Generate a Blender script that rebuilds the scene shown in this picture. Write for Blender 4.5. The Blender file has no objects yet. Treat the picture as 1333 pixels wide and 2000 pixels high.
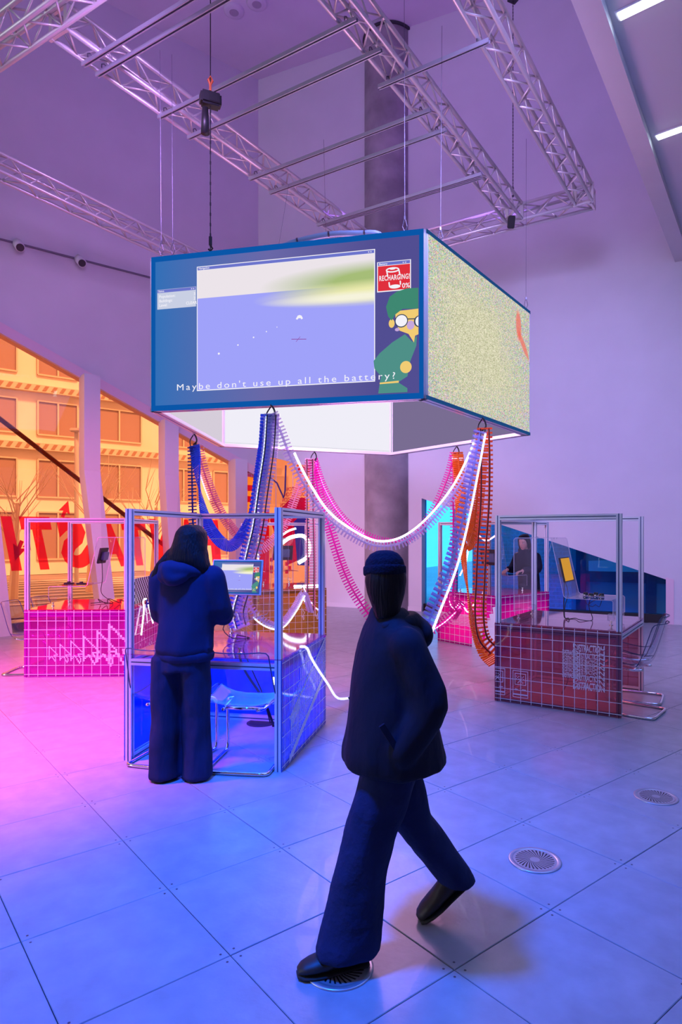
import bpy, bmesh, math, random
from mathutils import Vector, Matrix, noise
random.seed(4)
R = math.radians
SC = bpy.context.scene
COL = SC.collection

# ------------------------------------------------------------------ camera, sky, lamps, exposure
def lin(h):
    h = h.lstrip('#'); v = [int(h[i:i + 2], 16) / 255 for i in (0, 2, 4)]
    return tuple(c / 12.92 if c <= .04045 else ((c + .055) / 1.055) ** 2.4 for c in v)

cam = bpy.data.cameras.new('camera'); camo = bpy.data.objects.new('camera', cam); COL.objects.link(camo)
camo.location = (0, 0, 1.608); camo.rotation_euler = (R(90), 0, 0)
cam.sensor_fit = 'VERTICAL'; cam.sensor_height = 36; cam.lens = 22.74
cam.shift_x = -.02705; cam.shift_y = .0218
cam.clip_end = 300
SC.camera = camo

W = bpy.data.worlds.new('overcast_sky'); SC.world = W; W.use_nodes = True
bg = W.node_tree.nodes['Background']; bg.inputs[0].default_value = (.86, .93, 1, 1); bg.inputs[1].default_value = 2.6

def lamp(name, kind, loc, energy, col, size=1, sizey=None, aim=None, **kw):
    l = bpy.data.lights.new(name, kind); l.energy = energy; l.color = col
    if kind == 'AREA':
        l.shape = 'RECTANGLE' if sizey else 'DISK'; l.size = size
        if sizey: l.size_y = sizey
    elif kind == 'SUN': l.angle = size
    else: l.shadow_soft_size = size
    for k, v in kw.items(): setattr(l, k, v)
    o = bpy.data.objects.new(name, l); COL.objects.link(o); o.location = loc
    if aim is not None:
        o.rotation_euler = (Vector(aim) - Vector(loc)).to_track_quat('-Z', 'Y').to_euler()
    return o

lamp('daylight_sun', 'SUN', (0, 0, 40), 6.5, (1, .95, .88), R(8), aim=(-30, 22, 0))
# stage wash fixtures of the hall, followed by added fill lamps
lamp('blue_violet_wash_light', 'AREA', (3.0, 3.6, 6.3), 205, (.15, .33, 1), 4, 5, aim=(2.0, 4.6, 0))
lamp('blue_wash_light', 'SPOT', (-1.5, 2.0, 6.2), 4100, (.0, .12, 1), .3, aim=(-.75, 3.7, 0), spot_size=R(54), spot_blend=1)
lamp('pink_wash_light', 'SPOT', (-5.0, 3.4, 6.0), 8500, (1, .08, .52), .4, aim=(-4.0, 5.7, 0), spot_size=R(64), spot_blend=1)
lamp('violet_wall_light', 'SPOT', (1.2, 4.6, 6.0), 2000, (.48, .40, 1), .5, aim=(2.6, 12.8, 1.5), spot_size=R(95), spot_blend=1)
lamp('uplight', 'AREA', (0, 7.5, 7.2), 225, (.37, .15, 1), 7, 6, aim=(0, 8.5, 13))
lamp('pink_wall_light', 'SPOT', (-1.8, 4.6, 5.9), 850, (.62, .34, 1), .4, aim=(-5.0, 13, 4.2), spot_size=R(80), spot_blend=1)
lamp('pink_fin_fill', 'SPOT', (-3.2, 4.0, 5.8), 1800, (1, .22, .50), .3, aim=(-5.0, 12.5, 1.2), spot_size=R(42), spot_blend=1)  # added spot that turns the window fins pink
lamp('pink_side_fill', 'SPOT', (-6.2, 8.2, 2.3), 1500, (.95, .48, 1), .25, aim=(.2, 14, 1.6), spot_size=R(46), spot_blend=1)  # added fill out of view, brightens the back wall and column
lamp('ring_fill', 'POINT', (0, 8.0, 3.2), 170, (1, .42, .85), .9)  # added fill hidden behind the front screen, lights back wall and garlands
for nm_, xy_, e_, c_ in (('blue_booth_fill', (-1.05, 5.04), 20, (.0, .10, 1)), ('magenta_booth_fill', (-3.31, 7.86), 8, (1, .02, .55)), ('red_booth_fill', (2.02, 6.43), 5, (1, .22, .25)),
                         ('pink_booth_fill', (1.86, 9.68), 20, (1, .02, .7)), ('amber_booth_fill', (-1.42, 10.6), 5, (1, .55, .15))):
    lamp(nm_, 'AREA', (*xy_, .69), e_, c_, .8, aim=(*xy_, 0))  # added fills hidden under the table tops to make booths and floor glow

vs = SC.view_settings
vs.view_transform = 'Standard'; vs.look = 'None'; vs.exposure = 0; vs.gamma = 1; vs.use_curve_mapping = False
cy = SC.cycles
cy.max_bounces = 8; cy.diffuse_bounces = 3; cy.glossy_bounces = 3; cy.transmission_bounces = 4; cy.transparent_max_bounces = 24
cy.caustics_reflective = False; cy.caustics_refractive = False; cy.sample_clamp_indirect = 4

# ------------------------------------------------------------------ materials
MATS = {}
SCRATCH = bpy.data.scenes.new('scratch')
def evaluated(o):
    SCRATCH.collection.objects.link(o); vl = SCRATCH.view_layers[0]; vl.update()
    return bpy.data.meshes.new_from_object(o.evaluated_get(vl.depsgraph))
def nmat(name):
    m = bpy.data.materials.new(name); m.use_nodes = True; nt = m.node_tree; nt.nodes.clear()
    out = nt.nodes.new('ShaderNodeOutputMaterial'); return m, nt, out
def node(nt, t, **kw):
    n = nt.nodes.new(t)
    for k, v in kw.items(): setattr(n, k, v)
    return n
def pbr(name, col, rough=.5, metal=0, bump=0, bscale=30, var=0, vscale=6, spec=.5, coat=0, bstretch=(1, 1, 1)):
    if name in MATS: return MATS[name]
    m, nt, out = nmat(name); p = node(nt, 'ShaderNodeBsdfPrincipled'); nt.links.new(p.outputs[0], out.inputs[0])
    p.inputs['Base Color'].default_value = (*col, 1); p.inputs['Roughness'].default_value = rough
    p.inputs['Metallic'].default_value = metal; p.inputs['Specular IOR Level'].default_value = spec
    p.inputs['Coat Weight'].default_value = coat
    tc = node(nt, 'ShaderNodeTexCoord')
    if var:
        n = node(nt, 'ShaderNodeTexNoise'); n.inputs['Scale'].default_value = vscale; n.inputs['Detail'].default_value = 6
        nt.links.new(tc.outputs['Object'], n.inputs['Vector'])
        r = node(nt, 'ShaderNodeMapRange'); r.inputs[1].default_value = .3; r.inputs[2].default_value = .7
        r.inputs[3].default_value = 1 - var; r.inputs[4].default_value = 1 + var; nt.links.new(n.outputs[0], r.inputs[0])
        mx = node(nt, 'ShaderNodeVectorMath', operation='SCALE'); mx.inputs[0].default_value = col
        nt.links.new(r.outputs[0], mx.inputs['Scale']); nt.links.new(mx.outputs[0], p.inputs['Base Color'])
    if bump:
        n = node(nt, 'ShaderNodeTexNoise'); n.inputs['Scale'].default_value = bscale; n.inputs['Detail'].default_value = 5
        mp = node(nt, 'ShaderNodeMapping'); mp.inputs['Scale'].default_value = bstretch
        nt.links.new(tc.outputs['Object'], mp.inputs[0]); nt.links.new(mp.outputs[0], n.inputs['Vector'])
        b = node(nt, 'ShaderNodeBump'); b.inputs['Strength'].default_value = bump; b.inputs['Distance'].default_value = .02
        nt.links.new(n.outputs[0], b.inputs['Height']); nt.links.new(b.outputs[0], p.inputs['Normal'])
    MATS[name] = m; return m
def emit(name, col, s=1.0):
    if name in MATS: return MATS[name]
    m, nt, out = nmat(name); e = node(nt, 'ShaderNodeEmission'); e.inputs[0].default_value = (*col, 1); e.inputs[1].default_value = s
    nt.links.new(e.outputs[0], out.inputs[0]); MATS[name] = m; return m
def acrylic(name, tint, body=None, bodyf=0, gloss=1.0, rough=.02, ior=1.45):
    """clear or tinted sheet: straight-through tint, surface gloss, and a little coloured body"""
    if name in MATS: return MATS[name]
    m, nt, out = nmat(name)
    t = node(nt, 'ShaderNodeBsdfTransparent'); t.inputs[0].default_value = (*tint, 1)
    g = node(nt, 'ShaderNodeBsdfGlossy'); g.inputs['Roughness'].default_value = rough; g.inputs[0].default_value = (gloss, gloss, gloss, 1)
    geo = node(nt, 'ShaderNodeNewGeometry'); dt = node(nt, 'ShaderNodeVectorMath', operation='DOT_PRODUCT')
    nt.links.new(geo.outputs['Incoming'], dt.inputs[0]); nt.links.new(geo.outputs['Normal'], dt.inputs[1])
    f = dt
    f0 = ((ior - 1) / (ior + 1)) ** 2
    for op, b_ in (('ABSOLUTE', 0), ('SUBTRACT', None), ('POWER', 5), ('MULTIPLY', 1 - f0), ('ADD', f0)):
        q = node(nt, 'ShaderNodeMath', operation=op); src = f.outputs['Value'] if f is dt else f.outputs[0]
        if op == 'SUBTRACT': q.inputs[0].default_value = 1; nt.links.new(src, q.inputs[1])
        else: nt.links.new(src, q.inputs[0]); q.inputs[1].default_value = b_
        f = q
    mx = node(nt, 'ShaderNodeMixShader'); nt.links.new(f.outputs[0], mx.inputs[0])
    base = t
    if bodyf:
        d = node(nt, 'ShaderNodeBsdfDiffuse'); d.inputs[0].default_value = (*(body or tint), 1)
        tr = node(nt, 'ShaderNodeBsdfTranslucent'); tr.inputs[0].default_value = (*(body or tint), 1)
        m2 = node(nt, 'ShaderNodeMixShader'); m2.inputs[0].default_value = .5
        nt.links.new(d.outputs[0], m2.inputs[1]); nt.links.new(tr.outputs[0], m2.inputs[2])
        m3 = node(nt, 'ShaderNodeMixShader'); m3.inputs[0].default_value = bodyf
        nt.links.new(t.outputs[0], m3.inputs[1]); nt.links.new(m2.outputs[0], m3.inputs[2]); base = m3
    nt.links.new(base.outputs[0], mx.inputs[1]); nt.links.new(g.outputs[0], mx.inputs[2]); nt.links.new(mx.outputs[0], out.inputs[0])
    MATS[name] = m; return m

WALL = pbr('white_plaster', (.72, .70, .74), .7, bump=.05, bscale=8, var=.03, vscale=1.5)
CEIL = pbr('ceiling_plaster', (.66, .62, .68), .8, var=.05, vscale=1)
TRIM = pbr('painted_trim', (.75, .72, .76), .5)
CONC = pbr('fair_faced_concrete', (.31, .28, .30), .6, bump=.25, bscale=14, var=.28, vscale=2.2)
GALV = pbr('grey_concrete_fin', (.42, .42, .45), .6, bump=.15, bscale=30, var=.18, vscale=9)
TILE = pbr('floor_tile', (.35, .37, .41), .34, bump=.05, bscale=45, var=.13, vscale=7, coat=.12)
JOINT = pbr('floor_joint', (.17, .18, .22), .7)
SCREW = pbr('screw_steel', (.10, .10, .12), .4, .6)
ALU = pbr('aluminium_extrusion', (.80, .84, .90), .30, .35)
SLOT = pbr('slot_shade', (.10, .17, .32), .5)  # shade inside the grooves, put in as a darker colour
TRUSS = pbr('truss_aluminium', (.72, .68, .70), .36, .45)
RAILM = pbr('strut_channel', (.46, .46, .56), .4, .5)
CHROME = pbr('chrome', (.85, .86, .9), .08, 1)
BLACK = pbr('black_plastic', (.012, .012, .015), .45)
DGREY = pbr('dark_grey_metal', (.05, .05, .06), .5, .3)
CABLE = pbr('black_cable', (.01, .01, .016), .5)
WIRE = pbr('steel_wire', (.16, .15, .20), .4, .8)
WHITEP = pbr('white_vinyl_print', (.78, .80, .86), .5)
SKIN = pbr('skin', (.72, .45, .36), .5, spec=.3)
HAIR = pbr('black_hair', (.006, .005, .010), .5, spec=.2, bump=.5, bscale=120, bstretch=(1, 1, .06))
NAVY = pbr('navy_fleece', (.014, .024, .085), .85, bump=1.0, bscale=7, spec=.15, bstretch=(1, 1, .45))
COATM = pbr('black_coat', (.007, .009, .026), .75, bump=.9, bscale=8, spec=.2, bstretch=(1, 1, .5))
DENIM = pbr('dark_denim', (.014, .022, .070), .85, bump=.8, bscale=12, bstretch=(1, 1, .4), var=.3, vscale=5, spec=.2)
DENIM2 = pbr('blue_trousers', (.012, .020, .075), .85, bump=.8, bscale=11, var=.25, vscale=5, spec=.2)
SHOE = pbr('dark_shoe_leather', (.025, .016, .014), .5)
KNIT = pbr('knitted_wool', (.010, .012, .030), .95, bump=.5, bscale=90, spec=.1)
CLEAR = acrylic('clear_acrylic', (.965, .955, .985), (.8, .75, 1), .02, gloss=.7)
SHELL = acrylic('clear_chair_shell', (.86, .90, .97), (.6, .7, .9), .05, ior=1.5)
EDGE = pbr('acrylic_edge', (.70, .68, .82), .2)

# ------------------------------------------------------------------ mesh helpers
class MB:
    def __init__(s): s.bm = bmesh.new(); s.mi = 0
    def _f(s, vs):
        try:
            f = s.bm.faces.new(vs); f.material_index = s.mi; return f
        except ValueError: return None
    def box(s, c, d, rot=None, bev=0):
        M = Matrix.Translation(c) @ (rot.to_4x4() if rot is not None else Matrix.Identity(4)) @ Matrix.Diagonal((*d, 1))
        r = bmesh.ops.create_cube(s.bm, size=1, matrix=M)
        fs = {f for v in r['verts'] for f in v.link_faces}
        for f in fs: f.material_index = s.mi
        if bev:
            es = list({e for v in r['verts'] for e in v.link_edges})
            bmesh.ops.bevel(s.bm, geom=es, offset=bev, segments=2, affect='EDGES', material=-1)
        return s
    def bar(s, p0, p1, w, h, up=(0, 0, 1), bev=0):
        p0 = Vector(p0); p1 = Vector(p1); d = p1 - p0; L = d.length; x = d.normalized()
        y = Vector(up).cross(x)
        if y.length < 1e-4: y = Vector((0, 1, 0)).cross(x)
        y.normalize(); z = x.cross(y)
        return s.box((p0 + p1) / 2, (L, w, h), Matrix((x, y, z)).transposed(), bev)
    def poly(s, pts):
        return s._f([s.bm.verts.new(p) for p in pts])
    def prism(s, pts, off):
        off = Vector(off); a = [s.bm.verts.new(p) for p in pts]; b = [s.bm.verts.new(Vector(p) + off) for p in pts]
        s._f(a[::-1]); s._f(b); n = len(a)
        for i in range(n): s._f([a[i], a[(i + 1) % n], b[(i + 1) % n], b[i]])
        return s
    def tube(s, pts, r, n=8, closed=False, rads=None, ell=None):
        pts = [Vector(p) for p in pts]; N = len(pts); rings = []; prev = None
        for i, p in enumerate(pts):
            if closed: t = pts[(i + 1) % N] - pts[i - 1]
            else: t = pts[min(i + 1, N - 1)] - pts[max(i - 1, 0)]
            if t.length < 1e-9: t = Vector((0, 0, 1))
            t.normalize()
            if prev is None:
                a = Vector((0, 0, 1)) if abs(t.z) < .9 else Vector((0, 1, 0))
                u = t.cross(a).normalized()
            else:
                u = prev - t * prev.dot(t)
                u = u.normalized() if u.length > 1e-6 else t.orthogonal().normalized()
            prev = u; v = t.cross(u); rr = rads[i] if rads else r
            rings.append([s.bm.verts.new(p + (u * math.cos(2 * math.pi * k / n) + v * math.sin(2 * math.pi * k / n)) * rr) for k in range(n)])
        for i in range(N if closed else N - 1):
            a, b = rings[i], rings[(i + 1) % N]
            for k in range(n): s._f([a[k], a[(k + 1) % n], b[(k + 1) % n], b[k]])
        if not closed: s._f(rings[0][::-1]); s._f(rings[-1])
        return s
    def etube(s, rings, n=20):
        """rings: (centre, half-width vector, half-depth vector); closed loft"""
        rs = []
        for c, a, b in rings:
            c, a, b = Vector(c), Vector(a), Vector(b)
            rs.append([s.bm.verts.new(c + a * math.cos(2 * math.pi * k / n) + b * math.sin(2 * math.pi * k / n)) for k in range(n)])
        for p, q in zip(rs, rs[1:]):
            for k in range(n): s._f([p[k], p[(k + 1) % n], q[(k + 1) % n], q[k]])
        s._f(rs[0][::-1]); s._f(rs[-1]); return s
    def ball(s, c, r, sc=(1, 1, 1), rot=None, seg=16):
        M = Matrix.Translation(c) @ (rot.to_4x4() if rot is not None else Matrix.Identity(4)) @ Matrix.Diagonal((*(r * k for k in sc), 1))
        q = bmesh.ops.create_uvsphere(s.bm, u_segments=seg, v_segments=seg // 2 + 2, radius=1, matrix=M)
        for f in {f for v in q['verts'] for f in v.link_faces}: f.material_index = s.mi
        return s
    def cyl(s, p0, p1, r, n=16, r2=None):
        return s.tube([p0, p1], r, n, rads=[r, r if r2 is None else r2])
    def lathe(s, prof, c=(0, 0, 0), n=32):
        rings = []
        for r, z in prof:
            rings.append([s.bm.verts.new((c[0] + r * math.cos(2 * math.pi * k / n), c[1] + r * math.sin(2 * math.pi * k / n), c[2] + z)) for k in range(n)])
        for a, b in zip(rings, rings[1:]):
            for k in range(n): s._f([a[k], a[(k + 1) % n], b[(k + 1) % n], b[k]])
        return s
    def mesh(s, name, mats, smooth=False):
        bmesh.ops.recalc_face_normals(s.bm, faces=s.bm.faces[:])
        me = bpy.data.meshes.new(name); s.bm.to_mesh(me); s.bm.free()
        for m in (mats if isinstance(mats, (list, tuple)) else [mats]): me.materials.append(m)
        if smooth:
            for p in me.polygons: p.use_smooth = True
        return me
    def build(s, name, mats, parent=None, smooth=False, kind=None, label=None):
        return link(name, s.mesh(name, mats, smooth), parent, kind, label)
def link(name, me, parent=None, kind=None, label=None):
    o = bpy.data.objects.new(name, me); COL.objects.link(o)
    if parent is not None: o.parent = parent
    if kind: o['kind'] = kind
    if label: o['label'] = label
    return o
def thing(name, label, cat, loc=(0, 0, 0), rz=0, group=None, kind=None):
    o = bpy.data.objects.new(name, None); COL.objects.link(o); o.empty_display_size = .1
    o.location = loc; o.rotation_euler = (0, 0, rz); return tag(o, label, cat, group, kind)
def tag(o, label, cat=None, group=None, kind=None):
    o['label'] = label
    if cat: o['category'] = cat
    if group: o['group'] = group
    if kind: o['kind'] = kind
    return o
def struct(o, label=None):
    o['kind'] = 'structure'
    if label: o['label'] = label
    return o
def spline(pts, step):
    P = [Vector(p) for p in pts]; P = [P[0] * 2 - P[1]] + P + [P[-1] * 2 - P[-2]]; out = []
    for i in range(1, len(P) - 2):
        a, b, c, d = P[i - 1:i + 3]; n = max(2, int((c - b).length / step))
        for k in range(n):
            t = k / n
            out.append(.5 * ((2 * b) + (c - a) * t + (2 * a - 5 * b + 4 * c - d) * t * t + (3 * b - a - 3 * c + d) * t ** 3))
    out.append(P[-2]); return out
def even(pts, step):
    q = spline(pts, step * .3); out = [q[0]]; acc = 0
    for a, b in zip(q, q[1:]):
        acc += (b - a).length
        if acc >= step: out.append(b); acc = 0
    return out
def text_mesh(body, size=1.0, offset=0.0, shear=0.0, align='LEFT', spacing=1.0):
    c = bpy.data.curves.new('lettering', 'FONT'); c.body = body; c.size = size; c.offset = offset; c.shear = shear
    c.align_x = align; c.space_character = spacing; c.resolution_u = 3
    o = bpy.data.objects.new('lettering', c); me = evaluated(o)
    me.materials.clear()
    bpy.data.objects.remove(o); bpy.data.curves.remove(c); return me
def warp(me, fn, mat=None):
    for v in me.vertices: v.co = fn(v.co)
    if mat: me.materials.append(mat)
    return me
def fuse(mb, voxel, smooth=3, wob=0, wscale=6, seed=0, name='body'):
    me = mb.mesh('tmp', []); o = bpy.data.objects.new('tmp', me)
    r = o.modifiers.new('r', 'REMESH'); r.mode = 'VOXEL'; r.voxel_size = voxel
    if smooth:
        s = o.modifiers.new('s', 'SMOOTH'); s.factor = .5; s.iterations = smooth
    out = evaluated(o)
    bpy.data.objects.remove(o); bpy.data.meshes.remove(me); out.name = name
    if wob:
        for v in out.vertices:
            n = noise.noise(Vector((v.co.x * wscale + seed, v.co.y * wscale, v.co.z * wscale * .55)))
            n2 = noise.noise(Vector((v.co.x * wscale * 2.3, v.co.y * wscale * 2.3 + seed, v.co.z * wscale * .9)))
            v.co += v.normal * wob * max(-.9, min(.9, n + .45 * n2))
        o = bpy.data.objects.new('tmp', out); r = o.modifiers.new('r', 'REMESH'); r.mode = 'VOXEL'; r.voxel_size = voxel * .9
        q = o.modifiers.new('s', 'SMOOTH'); q.factor = .5; q.iterations = 3; out2 = evaluated(o)
        bpy.data.objects.remove(o); bpy.data.meshes.remove(out); out = out2; out.name = name
    for p in out.polygons: p.use_smooth = True
    return out
def fit(me, mat):
    me.materials.clear(); me.materials.append(mat); return me

# ------------------------------------------------------------------ room plan
K = Vector((-2.6, 15.22)); DL = Vector((-.772, -.636)); NL = Vector((.636, -.772))   # corner, along left wall, into room
DB = Vector((.909, -.417)); NB = Vector((-.417, -.909))                              # along back wall, into room
HC = 12.3
def PL(t, z, d=0): w = K + DL * t + NL * d; return Vector((w.x, w.y, z))
def PB(s, z, d=0): w = K + DB * s + NB * d; return Vector((w.x, w.y, z))
def ztop(t): return 3.145 + .435 * t
def lean(t):
    X = [0, .6, 2.23, 3.83, 5.65, 7, 9]; Y = [0, 0, .35, 1.05, 1.60, 2.1, 2.8]
    for i in range(6):
        if t <= X[i + 1]: return Y[i] + (Y[i + 1] - Y[i]) * (t - X[i]) / (X[i + 1] - X[i])
    return Y[-1]
ZK = 2.84
def SG(t, z, d=0): return PL(t, z, d + lean(t) * max(0, (ZK - z) / ZK))

# floor: slab, single tiles near, the rest joined
flo = MB(); flo.prism([(-20, -6, -.12), (14, -6, -.12), (14, 12, -.12), (-2.6, 16, -.12), (-20, 2, -.12)], (0, 0, .10))
FLOOR = struct(flo.build('floor', JOINT), 'raised access floor of large grey square tiles')
D1 = Vector((-math.sin(R(39.5)), math.cos(R(39.5)))); D2 = Vector((math.cos(R(39.5)), math.sin(R(39.5)))); F0 = Vector((-.528, 2.471))
def tile_geo(mb, c=(0, 0), screws=True, g=.0015):
    h = .3 - g; e = .0025
    ax = lambda a, b, z: (c[0] + D1.x * a + D2.x * b, c[1] + D1.y * a + D2.y * b, z)
    mb.mi = 0
    lo = [mb.bm.verts.new(ax(a * h, b * h, -.02)) for a, b in ((-1, -1), (1, -1), (1, 1), (-1, 1))]
    up = [mb.bm.verts.new(ax(a * h, b * h, -e)) for a, b in ((-1, -1), (1, -1), (1, 1), (-1, 1))]
    tp = [mb.bm.verts.new(ax(a * (h - e), b * (h - e), 0)) for a, b in ((-1, -1), (1, -1), (1, 1), (-1, 1))]
    for i in range(4):
        j = (i + 1) % 4; mb._f([lo[i], lo[j], up[j], up[i]]); mb._f([up[i], up[j], tp[j], tp[i]])
    mb._f(tp)
    if screws:
        mb.mi = 1
        for a in (-1, 1):
            for b in (-1, 1):
                q = [mb.bm.verts.new((Vector(ax(a * .272, b * .272, .0007)) + Vector((.0055 * math.cos(k * math.pi / 3), .0055 * math.sin(k * math.pi / 3), 0)))) for k in range(6)]
                mb._f(q)
        mb.mi = 0
mb = MB(); tile_geo(mb); tile_me = mb.mesh('tile', [TILE, SCREW])
# raised tiles visible from the gallery: nearest 290 singly, the rest as one part
cells = []; used = set()
for i in range(-6, 26):
    for j in range(-16, 26):
        c = F0 + D1 * (.6 * (i + .5)) + D2 * (.6 * (j + .5))
        if c.y < 1.6 or c.y > 16: continue
        if (c - K).dot(NL) < .3 or (c - K).dot(NB) < .3: continue
        x = c.x / c.y
        if x < -.66 or x > .58: continue
        cells.append((c.length, c)); used.add((i, j))
cells.sort(key=lambda q: q[0])
for k, (_, c) in enumerate(cells[:290]):
    o = link('tile', tile_me, FLOOR); o.location = (c.x, c.y, random.uniform(-.0006, .0006))
mb = MB()
for _, c in cells[290:]: tile_geo(mb, (c.x, c.y), False)
for i in range(-22, 26):
    for j in range(-26, 30):
        c = F0 + D1 * (.6 * (i + .5)) + D2 * (.6 * (j + .5))
        if (i, j) in used: continue
        if not (-4 < c.y < 16 and -12 < c.x < 11): continue
        if (c - K).dot(NL) < -.2 or (c - K).dot(NB) < -.2: continue
        tile_geo(mb, (c.x, c.y), False)
mb.build('tile_field', [TILE, SCREW], FLOOR, kind='stuff')

# walls
def slab(mb, pts, n, th=.3): mb.prism(pts, Vector((n.x, n.y, 0)) * -th)
mb = MB()
slab(mb, [PL(0, ztop(0)), PL(9, ztop(9)), PL(9, HC), PL(0, HC)], NL)
slab(mb, [PL(9, 0), PL(22, 0), PL(22, HC), PL(9, HC)], NL)
struct(mb.build('wall_left', WALL), 'tall white plaster wall washed in violet light above the orange window')
S0, S1 = 4.08, 8.72; ZB0, ZB1 = 2.36, .80         # blue window span and slanted head
mb = MB()
slab(mb, [PB(0, 3.50), PB(1.39, 3.14), PB(1.39, 0), PB(S0, 0), PB(S0, ZB0), PB(S1, ZB1), PB(S1, 0), PB(16, 0), PB(16, HC), PB(0, HC)], NB)
struct(mb.build('wall_back', WALL), 'tall pale lilac wall behind the concrete column')
mb = MB(); e1 = PB(16, 0)
slab(mb, [e1, (9, -6, 0), (9, -6, HC), (e1.x, e1.y, HC)], Vector((-1, .1)))
struct(mb.build('wall_right', WALL)); mb = MB()
slab(mb, [(9, -6, 0), (-20, -6, 0), (-20, -6, HC), (9, -6, HC)], Vector((0, 1)))
struct(mb.build('wall_front', WALL)); mb = MB()
mb.prism([(-21, -6.5, HC), (14, -6.5, HC), (14, 9, HC), PB(10, HC, -.6), PB(-.4, HC, -.6), PL(23, HC, -.6)], (0, 0, .3))
struct(mb.build('ceiling', CEIL), 'high plaster ceiling washed in violet light')
for s0, s1, nm in ((1.39, S0, 'baseboard_back'), (S1 + .12, 12, 'baseboard_right')):
    mb = MB(); mb.prism([PB(s0, 0), PB(s1, 0), PB(s1, .09), PB(s0, .09)], Vector((NB.x, NB.y, 0)) * .015)
    struct(mb.build(nm, TRIM), 'low white skirting board along the lilac wall')
# ceiling downstand lines
mb = MB()
for a, b in (((-8.5, 9.0), (-.6, 13.0)), ((-4.0, 8.6), (-1.5, 12.6))):
    mb.bar((a[0], a[1], HC - .06), (b[0], b[1], HC - .06), .25, .12)
struct(mb.build('trim_1', CEIL), 'shallow ribs on the high ceiling')

# gallery above the camera
E0 = Vector((5.46, 11.52)); ED = Vector((.54, .842)); EN = Vector((.842, -.54))
def G(t, o, z): w = E0 - ED * t + EN * o; return Vector((w.x, w.y, z))
mb = MB()
mb.prism([G(-.3, .23, 6.56), G(16, .23, 6.56), G(16, 9, 6.56), G(-.3, 9, 6.56)], (0, 0, .5))
GAL = struct(mb.build('ceiling_gallery', pbr('gallery_plaster', (.72, .72, .78), .8)), 'white gallery soffit with two light bars')
mb = MB(); mb.prism([G(-.3, 0, 6.457), G(16, 0, 6.457), G(16, .23, 6.457), G(-.3, .23, 6.457)], (0, 0, 1.4))
struct(mb.build('trim_2', WALL), 'white edge beam of the gallery')
LED = emit('led_bar', (.75, .92, 1), 9)
for i, p in enumerate(((2.387, 6.16), (3.59, 8.04))):
    t = thing('light_bar', ['long white light bar near the top corner of the gallery soffit', 'long white light bar further down the gallery soffit, nearer the lilac wall'][i], 'light', (p[0], p[1], 6.56), math.atan2(-.62, .78), 'light bars in the gallery soffit')
    mb = MB(); mb.box((.65, 0, -.012), (1.34, .13, .02)); mb.build('housing', TRIM, t)
    mb = MB(); mb.box((.65, 0, -.025), (1.3, .10, .012)); mb.build('diffuser', LED, t)

# column
mb = MB(); mb.lathe([(.53, 0), (.53, 3.6), (.526, 3.606), (.53, 3.612), (.53, 7.4), (.526, 7.406), (.53, 7.412), (.53, HC)], (.44, 14.0, 0), 64)
struct(mb.build('column', CONC, smooth=True), 'massive round concrete column')
mb = MB(); mb.lathe([(.53, 0), (.57, 0), (.57, .05), (.53, .05)], (.44, 14.0, HC - .06), 64)
struct(mb.build('trim_3', DGREY), 'dark ring at the head of the column')

# orange window wall
OG = acrylic('orange_film_glass', (1, .32, .13), (1, .12, .02), .05, gloss=.7)
RED = acrylic('red_vinyl', (.98, .05, .06), (.98, .01, .04), .35)
mb = MB()
win = bpy.data.objects.new('window_1', None); COL.objects.link(win); struct(win, 'large orange tinted glass wall with a sloping head and leaning fins')
TM = [.6, 2.23, 3.83, 5.65, 7.2, 9.0]
for a, b in zip(TM, TM[1:]):
    mb = MB(); mb.poly([PL(a, ZK, -.06), PL(b, ZK, -.06), PL(b, ztop(b), -.06), PL(a, ztop(a), -.06)]); mb.build('pane', OG, win)
    mb = MB()
    for i in range(6):
        z0, z1 = ZK * i / 6, ZK * (i + 1) / 6
        for j in range(6):
            u, v = a + (b - a) * j / 6, a + (b - a) * (j + 1) / 6
            mb.poly([SG(u, z0, -.06), SG(v, z0, -.06), SG(v, z1, -.06), SG(u, z1, -.06)])
    bmesh.ops.remove_doubles(mb.bm, verts=mb.bm.verts[:], dist=1e-4)
    mb.build('pane', OG, win)
PINK = pbr('window_head_frame', (.85, .62, .70), .5)
mb = MB()
for a, b in zip([0] + TM, TM):
    mb.prism([PL(a, ztop(a) - .20, .04), PL(b, ztop(b) - .20, .04), PL(b, ztop(b), .04), PL(a, ztop(a), .04)], Vector((NL.x, NL.y, 0)) * -.3)
mb.build('head_frame', PINK, win)
for i, t in enumerate(TM[:5]):
    mb = MB(); w = .15; dp = .30
    mb.mi = 0
    top = ztop(t) - .1
    ring = []
    for z in (0, ZK, top):
        ring.append([mb.bm.verts.new(SG(t + a, z, b)) for a, b in ((w, -.05), (w, dp), (-w, dp), (-w, -.05))])
    for p, q in zip(ring, ring[1:]):
        for k in range(4):
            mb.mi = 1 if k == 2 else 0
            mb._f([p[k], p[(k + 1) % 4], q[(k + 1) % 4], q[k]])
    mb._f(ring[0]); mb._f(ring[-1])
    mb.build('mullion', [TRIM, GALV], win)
mb = MB(); N = 14
for i in range(N):
    a, b = .6 + 8.4 * i / N, .6 + 8.4 * (i + 1) / N
    mb.prism([SG(a, 0, .02), SG(b, 0, .02), SG(b, .14, .02), SG(a, .14, .02)], Vector((NL.x, NL.y, 0)) * -.1)
mb.build('sill', DGREY, win)
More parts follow.
